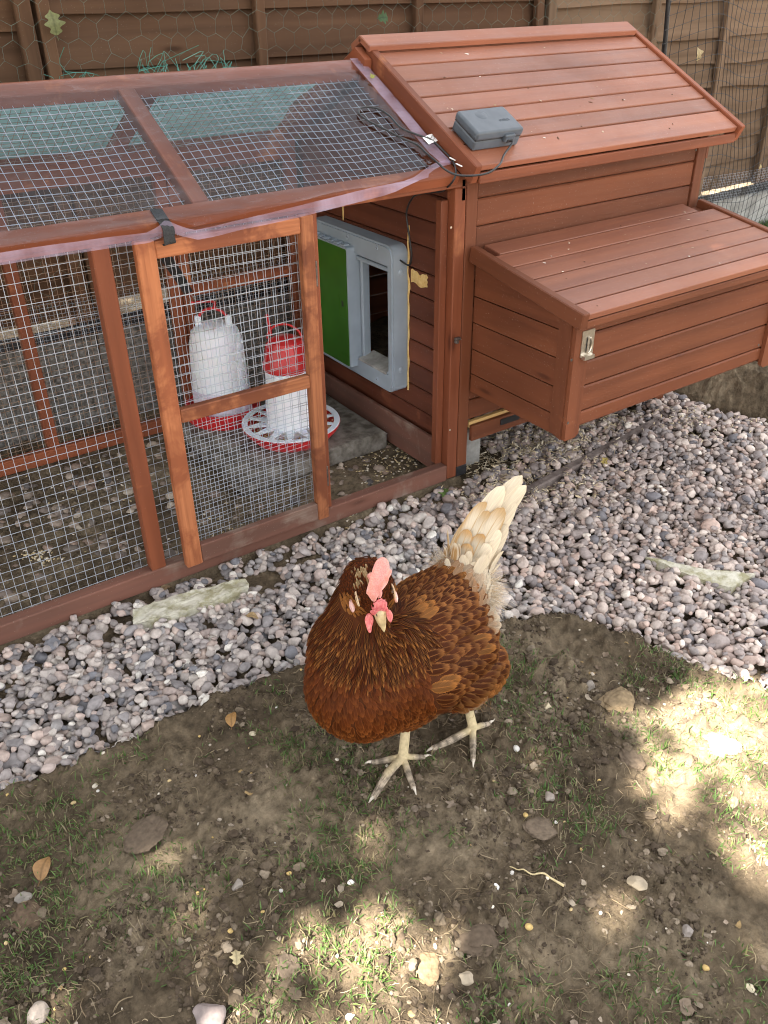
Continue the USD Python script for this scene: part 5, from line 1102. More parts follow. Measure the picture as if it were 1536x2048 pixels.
HEN = thing('hen', HO, 'plump chestnut brown hen with pale cream upright tail and pink comb, walking on the soil', 'hen')
obj('body', (BV, bt.faces), 'hen_skin', HEN, smooth=True, col=Cb)
tree_ = cKDTree(BV)
def snap(p):
    """the nearest point of the body's surface and its normal"""
    d, i = tree_.query(p, k=6); w_ = 1 / np.maximum(d, 1e-5) ** 2; w_ /= w_.sum(-1, keepdims=True)
    n = (BN[i] * w_[..., None]).sum(-2); n /= np.linalg.norm(n, axis=-1, keepdims=True); c = (BV[i] * w_[..., None]).sum(-2)
    return p - ((p - c) * n).sum(-1, keepdims=True) * n, n

mat('feather', {
    'uv': ('uvmap', {'attribute': 'st'}), 's': ('separate_xyz', {}), 'a': ('attribute', {'attribute': 'Cd'}), 'e': ('attribute', {'attribute': 'Ce'}), 'geo': ('geometry', {}),
    'c1': ('math', {'math_type': 'subtract', 'value2': .5}), 'c2': ('math', {'math_type': 'absolute'}), 'c': ('math', {'math_type': 'multiply', 'value2': 2.0}),
    'b': ('math', {'math_type': 'multiply_add', 'value2': -.42}), 'cx': ('combine_xyz', {}), 'rm': ('math', {'math_type': 'multiply', 'value2': 60.0}), 'mp': ('mapping', {'scale': (34.0, 1.6, 1.0)}),
    'n': ('noise_texture', {'scale': 1.0, 'detail': 3.0, 'roughness': .6}), 'nv': ('map_range', {'from_min': .25, 'from_max': .75, 'to_min': .62, 'to_max': 1.38}), 'rv': ('map_range', {'from_min': 0, 'from_max': 1, 'to_min': .74, 'to_max': 1.26}), 'vm': ('math', {'math_type': 'multiply'}),
    'ed': ('map_range', {'range_type': 'smoothstep', 'from_min': .55, 'from_max': .98}), 'tp': ('map_range', {'range_type': 'smoothstep', 'from_min': .74, 'from_max': .99}), 'mx': ('math', {'math_type': 'maximum'}), 'sh': ('map_range', {'from_min': .03, 'from_max': .075, 'to_min': .75, 'to_max': 0, 'clamp': True}), 'mx2': ('math', {'math_type': 'maximum'}),
    'm': ('mix_color', {}), 'h': ('hsv', {}), 'bp': ('bump', {'strength': .55, 'distance': .0008}), 'p': ('principled_bsdf', {'roughness': .45, 'specular_ior_level': .07}),
    'cn': ('math', {'math_type': 'multiply_add', 'value2': -.55}), 'k1': ('math', {'math_type': 'greater_than', 'value2': .60}), 'un': ('math', {'math_type': 'multiply_add', 'value2': -.16}), 'k2': ('math', {'math_type': 'greater_than', 'value2': .88}), 'kk': ('math', {'math_type': 'maximum'}),
    't': ('transparent_bsdf', {}), 'tl': ('translucent_bsdf', {}), 'ma': ('mix_closure', {'fac': .22}), 'mk': ('mix_closure', {})},
    [('uv.UV', 's.vector'), ('s.y', 'c1.value1'), ('c1.value', 'c2.value1'), ('c2.value', 'c.value1'), ('c.value', 'b.value1'), ('s.x', 'b.value3'), ('b.value', 'cx.x'), ('s.y', 'cx.y'), ('geo.random_per_island', 'rm.value1'), ('rm.value', 'cx.z'), ('cx.vector', 'mp.vector'), ('mp.vector', 'n.vector'),
     ('n.fac', 'nv.value'), ('geo.random_per_island', 'rv.value'), ('nv.result', 'vm.value1'), ('rv.result', 'vm.value2'), ('c.value', 'ed.value'), ('s.x', 'tp.value'), ('ed.result', 'mx.value1'), ('tp.result', 'mx.value2'), ('c.value', 'sh.value'), ('mx.value', 'mx2.value1'), ('sh.result', 'mx2.value2'),
     ('a.color', 'm.a'), ('e.color', 'm.b'), ('mx2.value', 'm.fac'), ('m.result', 'h.color'), ('vm.value', 'h.value'), ('h.color', 'p.base_color'), ('h.color', 'tl.color'), ('n.fac', 'bp.height'), ('bp.normal', 'p.normal'),
     ('n.fac', 'cn.value1'), ('c.value', 'cn.value3'), ('cn.value', 'k1.value1'), ('n.fac', 'un.value1'), ('s.x', 'un.value3'), ('un.value', 'k2.value1'), ('k1.value', 'kk.value1'), ('k2.value', 'kk.value2'),
     ('p.BSDF', 'ma.closure1'), ('tl.BSDF', 'ma.closure2'), ('kk.value', 'mk.fac'), ('ma.closure', 'mk.closure1'), ('t.BSDF', 'mk.closure2')], 'mk.closure')
mat('soft_feather', {
    'uv': ('uvmap', {'attribute': 'st'}), 's': ('separate_xyz', {}), 'a': ('attribute', {'attribute': 'Cd'}), 'e': ('attribute', {'attribute': 'Ce'}), 'geo': ('geometry', {}),
    'c1': ('math', {'math_type': 'subtract', 'value2': .5}), 'c2': ('math', {'math_type': 'absolute'}), 'c': ('math', {'math_type': 'multiply', 'value2': 2.0}),
    'b': ('math', {'math_type': 'multiply_add', 'value2': -.42}), 'cx': ('combine_xyz', {}), 'rm': ('math', {'math_type': 'multiply', 'value2': 60.0}), 'mp': ('mapping', {'scale': (34.0, 1.6, 1.0)}),
    'n': ('noise_texture', {'scale': 1.0, 'detail': 3.0, 'roughness': .6}), 'nv': ('map_range', {'from_min': .25, 'from_max': .75, 'to_min': .82, 'to_max': 1.16}), 'rv': ('map_range', {'from_min': 0, 'from_max': 1, 'to_min': .9, 'to_max': 1.1}), 'vm': ('math', {'math_type': 'multiply'}),
    'ed': ('map_range', {'range_type': 'smoothstep', 'from_min': .55, 'from_max': .98}), 'tp': ('map_range', {'range_type': 'smoothstep', 'from_min': .74, 'from_max': .99}), 'mx': ('math', {'math_type': 'maximum'}), 'sh': ('map_range', {'from_min': .03, 'from_max': .075, 'to_min': .75, 'to_max': 0, 'clamp': True}), 'mx2': ('math', {'math_type': 'maximum'}),
    'm': ('mix_color', {}), 'h': ('hsv', {}), 'bp': ('bump', {'strength': .55, 'distance': .0008}), 'p': ('principled_bsdf', {'roughness': .45, 'specular_ior_level': .07}),
    'cn': ('math', {'math_type': 'multiply_add', 'value2': -.55}), 'k1': ('math', {'math_type': 'greater_than', 'value2': .86}), 'un': ('math', {'math_type': 'multiply_add', 'value2': -.16}), 'k2': ('math', {'math_type': 'greater_than', 'value2': 1.5}), 'kk': ('math', {'math_type': 'maximum'}),
    't': ('transparent_bsdf', {}), 'tl': ('translucent_bsdf', {}), 'ma': ('mix_closure', {'fac': .22}), 'mk': ('mix_closure', {})},
    [('uv.UV', 's.vector'), ('s.y', 'c1.value1'), ('c1.value', 'c2.value1'), ('c2.value', 'c.value1'), ('c.value', 'b.value1'), ('s.x', 'b.value3'), ('b.value', 'cx.x'), ('s.y', 'cx.y'), ('geo.random_per_island', 'rm.value1'), ('rm.value', 'cx.z'), ('cx.vector', 'mp.vector'), ('mp.vector', 'n.vector'),
     ('n.fac', 'nv.value'), ('geo.random_per_island', 'rv.value'), ('nv.result', 'vm.value1'), ('rv.result', 'vm.value2'), ('c.value', 'ed.value'), ('s.x', 'tp.value'), ('ed.result', 'mx.value1'), ('tp.result', 'mx.value2'), ('c.value', 'sh.value'), ('mx.value', 'mx2.value1'), ('sh.result', 'mx2.value2'),
     ('a.color', 'm.a'), ('e.color', 'm.b'), ('mx2.value', 'm.fac'), ('m.result', 'h.color'), ('vm.value', 'h.value'), ('h.color', 'p.base_color'), ('h.color', 'tl.color'), ('n.fac', 'bp.height'), ('bp.normal', 'p.normal'),
     ('n.fac', 'cn.value1'), ('c.value', 'cn.value3'), ('cn.value', 'k1.value1'), ('n.fac', 'un.value1'), ('s.x', 'un.value3'), ('un.value', 'k2.value1'), ('k1.value', 'kk.value1'), ('k2.value', 'kk.value2'),
     ('p.BSDF', 'ma.closure1'), ('tl.BSDF', 'ma.closure2'), ('kk.value', 'mk.fac'), ('ma.closure', 'mk.closure1'), ('t.BSDF', 'mk.closure2')], 'mk.closure')

NU, NVv = 8, 5
_u = 1 - (1 - np.linspace(0, 1, NU)) ** 1.6; _v = np.linspace(-1, 1, NVv)
_ii = np.arange(NU * NVv).reshape(NU, NVv); _a, _b, _c, _d = _ii[:-1, :-1].ravel(), _ii[1:, :-1].ravel(), _ii[1:, 1:].ravel(), _ii[:-1, 1:].ravel()
FEF = np.vstack([np.stack([_a, _b, _c], 1), np.stack([_a, _c, _d], 1)])
FUV = np.stack([np.repeat(_u, NVv), np.tile((_v + 1) / 2, NU)], 1)
def width(kind):
    if kind == 'hackle': return np.clip(np.sin(np.pi * np.clip(.10 + .86 * _u, 0, 1)) ** .8 * (1 - .35 * _u), .08, 1)
    if kind == 'long': return np.clip((1 - np.exp(-_u * 7)) * np.sqrt(np.clip(1.003 - _u ** 5, 0, 1)), .05, 1)
    return np.clip((1 - np.exp(-_u * 5.5)) * np.sqrt(np.clip(1.03 - _u ** 3.2, 0, 1)), .10, 1)
class Plumage:
    def __init__(s): s.V, s.F, s.U, s.C, s.E, s.k = [], [], [], [], [], 0
    def add(s, V, c, e):
        s.V.append(V); s.F.append(FEF + s.k); s.U.append(FUV); s.k += len(V); s.C.append(np.broadcast_to(c, V.shape)); s.E.append(np.broadcast_to(e, V.shape))
    def build(s, name, parent, mt='feather', **kw):
        path = obj(name, (np.vstack(s.V), np.vstack(s.F)), mt, parent, smooth=True, uv=np.vstack(s.U), col=np.vstack(s.C), **kw)
        UsdGeom.PrimvarsAPI(stage.GetPrimAtPath(path)).CreatePrimvar('Ce', T.Color3fArray, 'vertex').Set(Vt.Vec3fArray.FromNumpy(np.vstack(s.E).astype(np.float32))); return path
def lay_feather(p, flow, L, W, lift=.006, kind='round', arch=.25, h0=.0012, rngf=None, side=None):
    """follows the body's surface along the flow, rising a little towards its tip"""
    pts, nn = np.zeros((NU, 3)), np.zeros((NU, 3)); q, n = snap(p); d = flow - np.dot(flow, n) * n; d = unit(d)
    for i in range(NU):
        if i: q, n = snap(q + d * L / (NU - 1)); d = unit(d - np.dot(d, n) * n)
        pts[i] = q; nn[i] = n
    pts = pts + nn * (h0 + lift * _u ** 1.3)[:, None]
    tg = np.gradient(pts, axis=0); tg /= np.linalg.norm(tg, axis=1, keepdims=True); sd = np.cross(nn, tg)
    wd = width(kind) * W / 2
    return (pts[:, None] + sd[:, None] * (wd[:, None] * _v)[..., None] - nn[:, None] * ((_v ** 2)[None] * wd[:, None] * arch)[..., None]).reshape(-1, 3)
def local(p): d = p - HO; return d @ HF, d @ HL, d[2]
rng = np.random.default_rng(91)
pts, fid = trimesh.sample.sample_surface(bt, 15000, seed=4); 
nrm_ = bt.face_normals[fid]
PL = {k: Plumage() for k in ('neck_feathers', 'breast_feathers', 'back_feathers', 'flank_feathers', 'head_feathers', 'rump_feathers', 'wing_coverts')}
DARK, RED, TAN, GOLD, CREAM = np.array([.040, .0115, .0038]), np.array([.115, .0270, .0055]), np.array([.285, .118, .034]), np.array([.44, .170, .040]), np.array([.76, .66, .50])
taken = {k: [] for k in PL}; trees = {}
NECK0, NECK1 = hp(.10, -.02, .215), HEADC
def region(p, n):
    f, l, z = local(p); hdist = np.linalg.norm(p - HEADC)
    if z < .082: return None
    dd, ss, uu = (p - HEADC) @ HDIR, (p - HEADC) @ HS, (p - HEADC) @ HU
    if hdist < .056 and dd > -.045: return 'head_feathers' if dd < .036 else None
    t = np.dot(p - NECK0, unit(NECK1 - NECK0)) / np.linalg.norm(NECK1 - NECK0)
    if t > .30 - .25 * max(0, min(1, (f - .02) / .1)) * 0 and hdist < .150 and f > .005 and z > .215: return 'neck_feathers'
    if f < -.135 and z > .205: return 'rump_feathers'
    if l > .055 and -.145 < f < .060 and z > .150: return 'wing_coverts'
    if f < .055 and z > .175 - .25 * f * (f < 0) * 0 and (l > .02 or n[2] > .3) and not (f < -.02 and z < .165): return 'back_feathers'
    if f > .03 or (f > -.02 and l > -.2 and z < .2 and n @ HF > .15): return 'breast_feathers'
    return 'flank_feathers'
SP = {'neck_feathers': .0062, 'breast_feathers': .0088, 'back_feathers': .0135, 'flank_feathers': .0110, 'head_feathers': .0036, 'rump_feathers': .0105, 'wing_coverts': .0172}
hashes = {k: {} for k in PL}
def free(k, p):
    s = SP[k]; c = tuple(np.floor(p / s).astype(int)); H = hashes[k]
    for a in (-1, 0, 1):
        for b in (-1, 0, 1):
            for e in (-1, 0, 1):
                for o_ in H.get((c[0] + a, c[1] + b, c[2] + e), ()):
                    if np.dot(o_ - p, o_ - p) < s * s: return False
    H.setdefault(c, []).append(p); return True
more, fid2 = trimesh.sample.sample_surface(bt, 30000, seed=9); near_h = np.linalg.norm(more - HEADC, axis=1) < .16
allp = np.vstack([pts, more[near_h]]); alln = np.vstack([nrm_, bt.face_normals[fid2][near_h]])
count = 0
for p, n in zip(allp, alln):
    r = region(p, n)
    if r is None or not free(r, p): continue
    f, l, z = local(p); j = rng.normal(0, .10, 3); nz = float(meshkit.noise(p * 26 + 3))
    if r == 'neck_feathers':
        ax = unit(NECK0 - NECK1) * 1.0; flow = ax + unit(p - (NECK0 + NECK1) / 2) * .35 + HF * .05 + j * .6
        c, e = (DARK * .75 + RED * .22) * rng.uniform(.6, 1.2), GOLD * rng.uniform(.45, 1.05) if rng.uniform() < .6 else RED * 1.3
        V = lay_feather(p, flow, rng.uniform(.030, .044), rng.uniform(.0082, .0112), .0045, 'hackle')
    elif r == 'head_feathers':
        dd, ss, uu = (p - HEADC) @ HDIR, (p - HEADC) @ HS, (p - HEADC) @ HU
        flow = -HDIR + .4 * (p - HEADC) / .03 * 0 + j; c = DARK * rng.uniform(.8, 1.5); e = RED * 1.7
        if uu > .008 and -.030 < ss < -.003 and -.032 < dd < -.003 and rng.uniform() < .72: c, e = np.array([.30, .185, .085]) * rng.uniform(.6, 1.3), np.array([.56, .42, .23])      # pale crown on one side
        elif uu < .004 and dd > .004: c, e = TAN * rng.uniform(.6, 1.1), GOLD * 1.0
        V = lay_feather(p, flow, rng.uniform(.011, .016), rng.uniform(.0045, .0062), .0026, 'round', h0=.0012)
    elif r == 'breast_feathers':
        flow = -Z_ * 1.0 - HF * .35 + j; c = (RED * .85 + DARK * .25) * rng.uniform(.75, 1.25) * (1.15 if z < .17 else 1); e = c * 1.25 + GOLD * rng.uniform(.25, .75) * np.clip((.25 - z) / .08, .25, 1)
        V = lay_feather(p, flow, rng.uniform(.024, .031), rng.uniform(.0155, .0195), .0042)
    elif r == 'back_feathers':
        flow = -HF - Z_ * (.25 + .5 * (l > .05)) + j * .8; tanm = nz > .66
        c = (DARK * 1.2 + RED * .25) * rng.uniform(.7, 1.3); e = (TAN * 1.05 + RED * .3) * rng.uniform(.6, 1.35)
        if tanm: c, e = TAN * rng.uniform(.6, 1.0), GOLD * rng.uniform(.8, 1.2)
        wing = l > .045
        V = lay_feather(p, flow, rng.uniform(.036, .046) * (1.12 if wing else .95), rng.uniform(.021, .027) * (1.1 if wing else .9), .0062 if wing else .005)
    elif r == 'wing_coverts':
        flow = -HF - Z_ * .42 + j * .5; c = (DARK * 1.25 + RED * .3) * rng.uniform(.75, 1.25); e = (TAN * .85 + RED * .35) * rng.uniform(.7, 1.25)
        if nz > .76: c, e = TAN * rng.uniform(.55, .8), GOLD
        V = lay_feather(p, flow, rng.uniform(.048, .060), rng.uniform(.028, .034), .0085, arch=.3)
    elif r == 'flank_feathers':
        flow = -Z_ * .75 - HF * .75 + j * 1.4; c = (TAN * .62 + RED * .55) * rng.uniform(.65, 1.3); e = c * .6 + TAN * rng.uniform(.6, 1.3)
        if z < .165 and f > -.07 and l > .04: c, e = c * .35 + TAN * .85, TAN * .6 + CREAM * .35
        if z < .135 and f < -.1: c, e = c * .6 + TAN * .6, TAN * 1.3
        V = lay_feather(p, flow, rng.uniform(.028, .042), rng.uniform(.016, .022), .0075, arch=.2)
    else:
        flow = -HF * .8 + Z_ * .55 * (1 if z > .24 else -.6) + j; m_ = np.clip((-.130 - f) / .055, 0, 1); c = (TAN * (1 - m_) + CREAM * m_) * rng.uniform(.75, 1.15); e = TAN * (1 - m_) * 1.2 + CREAM * 1.15 * m_
        V = lay_feather(p, flow, rng.uniform(.034, .048), rng.uniform(.017, .024), .009, arch=.2)
    PL[r].add(V, c, e); count += 1
print('feathers', count)
for k in PL: PL[k].build(k, HEN, kind='stuff')

# folded wing: two rows of long flight feathers along its lower edge, the last pale
def free_feather(a, d, n, L, W, bend=0.0, kind='long', arch=.3, twist=0.0, bendto=None):
    """a single large feather from a along d; n = its upper side; bends by 'bend' towards bendto"""
    d = unit(d); n = unit(n - np.dot(n, d) * d); bt_ = unit(bendto) if bendto is not None else -n
    t = _u * L; P = a + t[:, None] * d + (bend * L * _u ** 2)[:, None] * bt_
    tg = np.gradient(P, axis=0); tg /= np.linalg.norm(tg, axis=1, keepdims=True); nn = n - (tg @ n)[:, None] * tg; nn /= np.linalg.norm(nn, axis=1, keepdims=True); sd = np.cross(nn, tg); wd = width(kind) * W / 2
    return (P[:, None] + sd[:, None] * (wd[:, None] * _v)[..., None] - nn[:, None] * ((_v ** 2)[None] * wd[:, None] * arch)[..., None]).reshape(-1, 3)
for k in range(13):
    t = k / 12; s_ = hp(.045 - .150 * t, .135 - .006 * t, .172 + .012 * t); q_, n_ = snap(s_); pl = Plumage()
    pale = k >= 10; c = (DARK * 1.15 + RED * .3) * rng.uniform(.8, 1.2) if not pale else np.array([.60, .42, .24]); e = TAN * .8 if not pale else CREAM * 1.2
    dirw = -HF * .9 - Z_ * (.62 - .45 * t) + HL * .02
    V = lay_feather(q_ + Z_ * .0, dirw, .060 + .012 * t, .024, .010 + .004 * rng.uniform(), 'long', h0=.004) if not pale else free_feather(q_ + n_ * .006 + HF * .03, -HF * .9 - Z_ * (.30 - .12 * (k - 10)) - HL * .22, n_ + Z_ * .3, .080, .021, .10)
    pl.add(V, c, e); pl.build('wing_feather', HEN)
# tail
TB = hp(-.205, -.012, .275); BACK = -HF; TD = unit(.377 * BACK + .926 * Z_)
tl_side = unit(np.cross(TD, EYE - TB)); tl_n = np.cross(tl_side, TD) * -1
tl_n = unit(EYE - TB - np.dot(EYE - TB, TD) * TD)
tails = [(-.030, .012, .165, .044, .06, 1), (-.016, .010, .205, .046, .10, 0), (-.002, .004, .232, .046, .16, 0), (.010, .0, .215, .046, .20, 0), (.022, -.004, .175, .042, .16, 0), (-.040, .010, .125, .040, .04, 1), (.034, .0, .130, .038, .14, 0),
         (-.012, .020, .150, .044, .06, 1), (.008, .022, .165, .044, .12, 1), (.022, .020, .120, .040, .14, 0), (-.030, .022, .105, .038, -.02, 2), (.0, .030, .105, .040, .06, 2), (.018, .030, .090, .038, .10, 0), (-.016, .032, .080, .036, -.02, 2)]
for x, o_, L, W, bnd, sh in tails:
    pl = Plumage(); a = TB + tl_side * x * .85 + tl_n * o_ + TD * -.015; d = TD + tl_side * (-x * 1.1 + .055) + tl_n * (-.05 + rng.normal(0, .02))
    c = CREAM * rng.uniform(1.0, 1.15); e = [CREAM * 1.1, np.array([.60, .40, .20]), np.array([.50, .30, .125])][sh] * rng.uniform(.9, 1.15)
    if sh == 2: c = CREAM * .8
    pl.add(free_feather(a, d, tl_n + tl_side * rng.normal(0, .18), L, W, bnd * 1.1, 'long', .45, bendto=tl_side), c, e); pl.build('tail_feather', HEN, 'soft_feather', label='cream tail feather edged in tan')
pl = Plumage()
for k in range(70):
    a_ = rng.uniform(0, 6.283); rr = rng.uniform(.010, .050); o_ = TB + (math.cos(a_) * tl_side + math.sin(a_) * tl_n) * rr + TD * rng.uniform(-.045, .02); out = unit(math.cos(a_) * tl_side + math.sin(a_) * tl_n)
    c = CREAM * rng.uniform(.9, 1.15) if math.cos(a_) > -.2 or rng.uniform() < .4 else np.array([.50, .30, .13]) * rng.uniform(.8, 1.2)
    pl.add(free_feather(o_, TD * 1.0 + out * .22 + rng.normal(0, .08, 3), out + tl_n * .3, rng.uniform(.045, .075), rng.uniform(.020, .028), .08, 'round', .4, bendto=-Z_), c, CREAM * 1.05)
pl.build('tail_coverts', HEN, 'soft_feather', kind='stuff')
# loose down
def down(name, sites, n, L, cols, spread, droop, r=.00035):
    V, F, C, k = [], [], [], 0
    for _ in range(n):
        a, d, s_ = sites[rng.integers(len(sites))]; p = a + rng.normal(0, s_, 3); dirn = unit(d + rng.normal(0, spread, 3)); l = rng.uniform(*L); t = np.linspace(0, 1, 5)
        P = p + (t * l)[:, None] * dirn + (t ** 2 * l * droop)[:, None] * -Z_ + rng.normal(0, .0012, (5, 3)).cumsum(0)
        q_ = tube(P, r * (1 - .7 * t), 3, caps=False); V.append(q_[0]); F.append(q_[1] + k); k += len(q_[0]); C.append(np.broadcast_to(np.array(cols[rng.integers(len(cols))]) * rng.uniform(.8, 1.2), q_[0].shape))
    obj(name, (np.vstack(V), np.vstack(F)), 'leaf', HEN, col=np.vstack(C), kind='stuff')
down('down', [(hp(-.20, .035, .245), -HF * .6 + HL * .7 + Z_ * .3, .014), (hp(-.205, .02, .225), -HF * .8 + HL * .5, .014), (TB + tl_side * .025 - TD * .01, tl_side * .8 + TD * .6, .012), (TB + tl_side * .03 - TD * .04, tl_side * .9 + TD * .1 + tl_n * .5, .014), (TB - tl_side * .035 - TD * .005, -tl_side * .7 + TD * .6, .010), (TB + tl_n * .03 - TD * .03, tl_n * .5 + TD * .8, .016)], 4200, (.018, .045), [(.74, .66, .53), (.82, .76, .66), (.62, .46, .27)], .55, .15)
down('flank_down', [(hp(-.16, .05, .135), -HF * .6 - Z_ * .7, .016), (hp(-.185, .0, .16), -HF * .8 - Z_ * .4, .018), (hp(-.13, .085, .125), -HF * .5 - Z_ * .8, .014), (hp(-.09, .10, .115), -Z_ * .9 - HF * .3, .014), (hp(-.20, .02, .20), -HF * .9 - Z_ * .1, .016)], 1300, (.015, .036), [(.36, .19, .07), (.48, .30, .13), (.26, .11, .035)], .40, .3)
down('thigh_down', [(kn1 + [0, 0, .0], -Z_, .016), (kn2 + [0, 0, 0.0], -Z_, .018)], 500, (.010, .022), [(.20, .085, .028), (.30, .15, .055)], .45, .2)

# head: comb, face, wattles, ear lobes, beak, eyes
plain('comb_skin', (.62, .185, .160), (.76, .30, .26), scale=420, rough=.42, bump=.0010, bscale=500, sss=.35, lo=.35, hi=.7)
plain('face_skin', (.52, .06, .075), (.68, .18, .17), scale=260, rough=.45, bump=.001, bscale=500, sss=.3)
plain('lobe_skin', (.66, .28, .25), (.78, .45, .40), scale=260, rough=.5, sss=.3)
plain('beak_horn', (.36, .26, .14), (.60, .45, .24), scale=90, rough=.35, sss=.15)
plain('claw_horn', (.50, .44, .36), (.62, .56, .47), scale=150, rough=.4)
plain('eye_ball', (.02, .012, .006), (.16, .06, .015), scale=200, rough=.05)
plain('eyelid', (.40, .27, .15), (.58, .42, .26), scale=200, rough=.6)
def inflate(poly, t, o, x, y, seed=0, n=4, soft=1.0):
    """a soft thick shape from an outline: thickness falls to nothing at the rim"""
    minx, miny, maxx, maxy = poly.bounds; s = max(maxx - minx, maxy - miny) / 46
    gx_, gy_ = np.meshgrid(np.arange(minx, maxx + s, s), np.arange(miny, maxy + s, s), indexing='ij'); ins = shapely.contains_xy(poly.buffer(-s * .3), gx_.ravel(), gy_.ravel())
    bd = np.array([poly.exterior.interpolate(q_).coords[0] for q_ in np.arange(0, poly.exterior.length, s)]); P2 = np.vstack([bd, np.stack([gx_.ravel(), gy_.ravel()], 1)[ins]])
    from scipy.spatial import Delaunay
    dl = Delaunay(P2); tr_ = dl.simplices[shapely.contains_xy(poly.buffer(1e-7), *P2[dl.simplices].mean(1).T)]
    nb = len(bd); dist = np.array([poly.exterior.distance(Point(*p)) for p in P2]); w_ = t / 2 * np.sqrt(np.clip(1 - (1 - np.clip(dist / (t * soft), 0, 1)) ** 2, 0, 1)); w_[:nb] = 0
    z_ = np.cross(x, y); wv = (meshkit.noise(np.c_[P2 * 130, np.full(len(P2), seed)]) - .5) * t * .30
    A = o + P2[:, :1] * x + P2[:, 1:] * y + ((w_ + wv * (w_ > 0)))[:, None] * z_; B = o + P2[:, :1] * x + P2[:, 1:] * y - (w_ - wv * (w_ > 0))[:, None] * z_
    d_ = tr_; cr = np.cross(P2[d_[:, 1]] - P2[d_[:, 0]], P2[d_[:, 2]] - P2[d_[:, 0]]); d_ = np.where((cr > 0)[:, None], d_, d_[:, ::-1])
    return np.vstack([A, B]), np.vstack([d_, d_[:, ::-1] + len(P2)])
def headplane(pxs, off):
    """outline given by image points, taken on the plane through the head that faces up and forward"""
    o = HEADC + HU * off; ex = unit(CR - np.dot(CR, HU) * HU); ey = np.cross(HU, ex); out = []
    for p in pxs:
        d = px(*p); w_ = EYE + d * (np.dot(o - EYE, HU) / np.dot(d, HU)); out.append((np.dot(w_ - o, ex), np.dot(w_ - o, ey)))
    return Polygon(out), o, ex, ey
cpx = [(733, 1184), (736, 1170), (741, 1152), (747, 1132), (755, 1118), (767, 1113), (777, 1118), (781, 1130), (779, 1138), (787, 1138), (784, 1148), (780, 1154), (779, 1162), (773, 1171), (765, 1180), (759, 1189), (755, 1199), (748, 1198), (742, 1192), (737, 1187)]
def chaikin(P, k=2):
    P = np.asarray(P, float)
    for _ in range(k): Q = np.roll(P, -1, 0); P = np.stack([P * .75 + Q * .25, P * .25 + Q * .75], 1).reshape(-1, 2)
    return P
pg, o_, ex, ey = headplane(chaikin(cpx, 1), .046)
tiltm = unit(ex * .92 + HU * -.30); V, F = inflate(pg.buffer(.0012).buffer(-.0008), .010, o_, unit(ex - HU * .25), ey, 2)
back_ = ((V - HEADC) @ -HDIR); V = V - HU * (np.clip(-back_ + .012, 0, .05) * .55)[:, None]
obj('comb', (V, F), 'comb_skin', HEN, smooth=True)
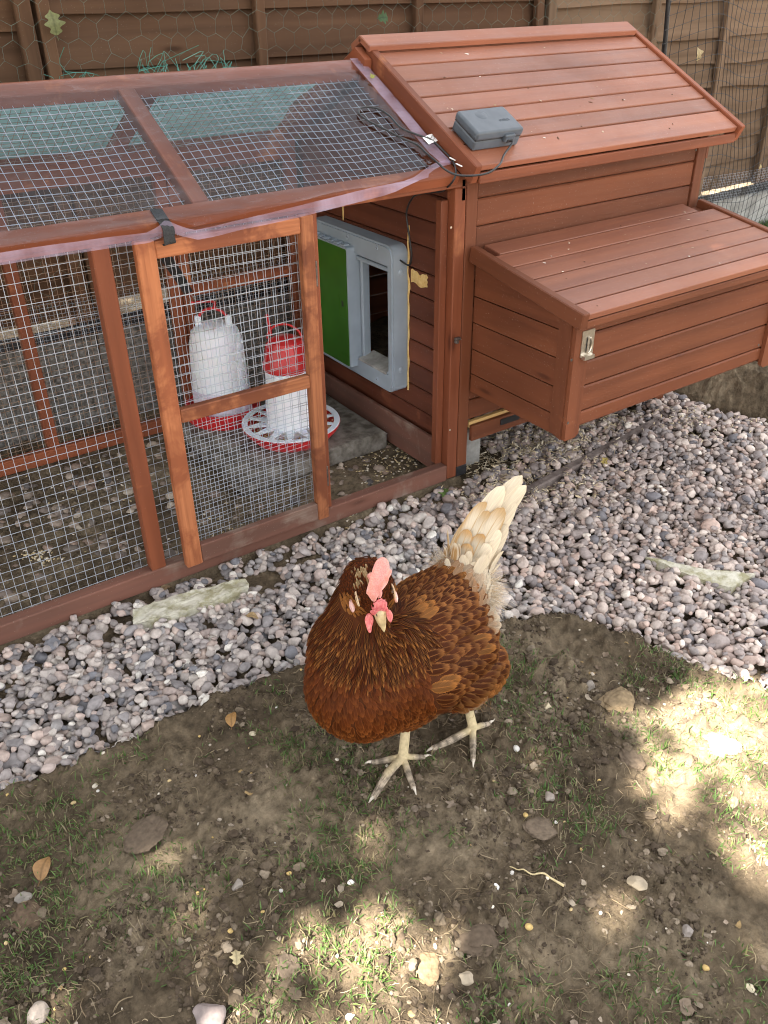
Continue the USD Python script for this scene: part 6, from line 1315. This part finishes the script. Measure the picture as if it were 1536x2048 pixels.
# comb root down to the skull
obj('comb_base', join([tube(bez([hd(.016, .003, .020), hd(.008, .003, .030), hd(-.006, .001, .034), hd(-.024, -.002, .033)], 14), np.linspace(.005, .009, 14), 10)]), 'comb_skin', HEN, smooth=True)
def blob(c, r3, axes=(HDIR, HS, HU), sub=3, amp=.08, seed=0):
    b = trimesh.creation.icosphere(subdivisions=sub); v = np.array(b.vertices); v = v * (1 + amp * (meshkit.noise(v * 2.2 + seed) - .5)[:, None] * 2); return c + (v * r3) @ np.stack(axes), b.faces
obj('face', join([blob(hd(.022, .003, .006), (.0185, .0165, .0185), seed=3), blob(hd(.034, .002, .003), (.010, .0165, .0140), seed=5)]), 'face_skin', HEN, smooth=True)
for s in (-1, 1):
    obj('ear_lobe', blob(hd(.016, s * .0385, -.006), (.0115, .0042, .0085), (HDIR, HS, HU), seed=s + 4), 'lobe_skin', HEN, smooth=True)
    wp = [(733, 1226), (744, 1228), (748, 1240), (744, 1252), (741, 1267), (735, 1266), (729, 1252), (725, 1239)] if s < 0 else [(772, 1220), (782, 1223), (787, 1236), (783, 1249), (778, 1246), (773, 1236)]
    P, w_, ax, ay = headplane(chaikin(wp), .002); V, F = inflate(P, .0055, w_, unit(ax + HU * .5 * s), ay, 5); obj('wattle', (V, F), 'face_skin', HEN, smooth=True)
    e = hd(.010, s * .0295, .0155); obj('eye', blob(e, (.0062, .0040, .0052), sub=2, amp=0), 'eye_ball', HEN, smooth=True)
    ld = []
    for q0, sgn in ((.0052, 1), (-.0052, -1)):
        t = np.linspace(0, np.pi, 12); ld.append(tube(np.stack([e + HDIR * (.0120 * math.cos(x)) + HU * (sgn * .0046 * math.sin(x) * (1 if sgn > 0 else .7)) + HS * s * (.0018 + .0012 * math.sin(x)) for x in t]), .0014, 6))
    obj('eyelid', join(ld), 'eyelid', HEN, smooth=True)
# beak
t = np.linspace(0, 1, 12); ring = []
for x in t:
    wd, hh = .0112 * (1 - x) ** .70 + .0007, .0105 * (1 - x) ** .65 + .0006; c = hd(.036 + .035 * x, .002 + .003 * x, .005 - .0125 * x ** 1.8); a = np.arange(14) / 14 * 2 * np.pi; ring.append(c + np.cos(a)[:, None] * wd * HS + (np.sin(a) * np.where(np.sin(a) > 0, hh, hh * .55))[:, None] * HU)
Vb = np.vstack(ring + [[hd(.0718, .005, -.0078)]]); F = []
for i in range(11):
    for k in range(14): l = (k + 1) % 14; F += [[i * 14 + k, i * 14 + l, i * 14 + 14 + l], [i * 14 + k, i * 14 + 14 + l, i * 14 + 14 + k]]
F += [[11 * 14 + k, 11 * 14 + (k + 1) % 14, 12 * 14] for k in range(14)]
BK = obj('beak', (Vb, np.array(F)), 'beak_horn', HEN, smooth=True)
lowb = [hd(.032, 0, -.007), hd(.046, 0, -.0095), hd(.060, .002, -.0115)]; obj('mandible', tube(bez(lowb, 8), np.linspace(.0062, .0018, 8), 8), 'beak_horn', HEN, smooth=True)
for s in (-1, 1): obj('nostril', blob(hd(.0425, .002 + s * .0068, .0105), (.0034, .0010, .0012), sub=1, amp=0), 'black_plastic', BK)
for e, d, r in CLAWS:
    d2 = unit(d - Z_ * d[2]); P = bez([e - d2 * .003, e + d2 * .007 + Z_ * .002, e + d2 * .016 - Z_ * .003 + Z_ * 0], 10); P[:, 2] = np.maximum(P[:, 2], gz(P[:, 0], P[:, 1]) + .0008); obj('claw', tube(P, np.linspace(r * .72, .0007, 10), 8), 'claw_horn', HEN, smooth=True)
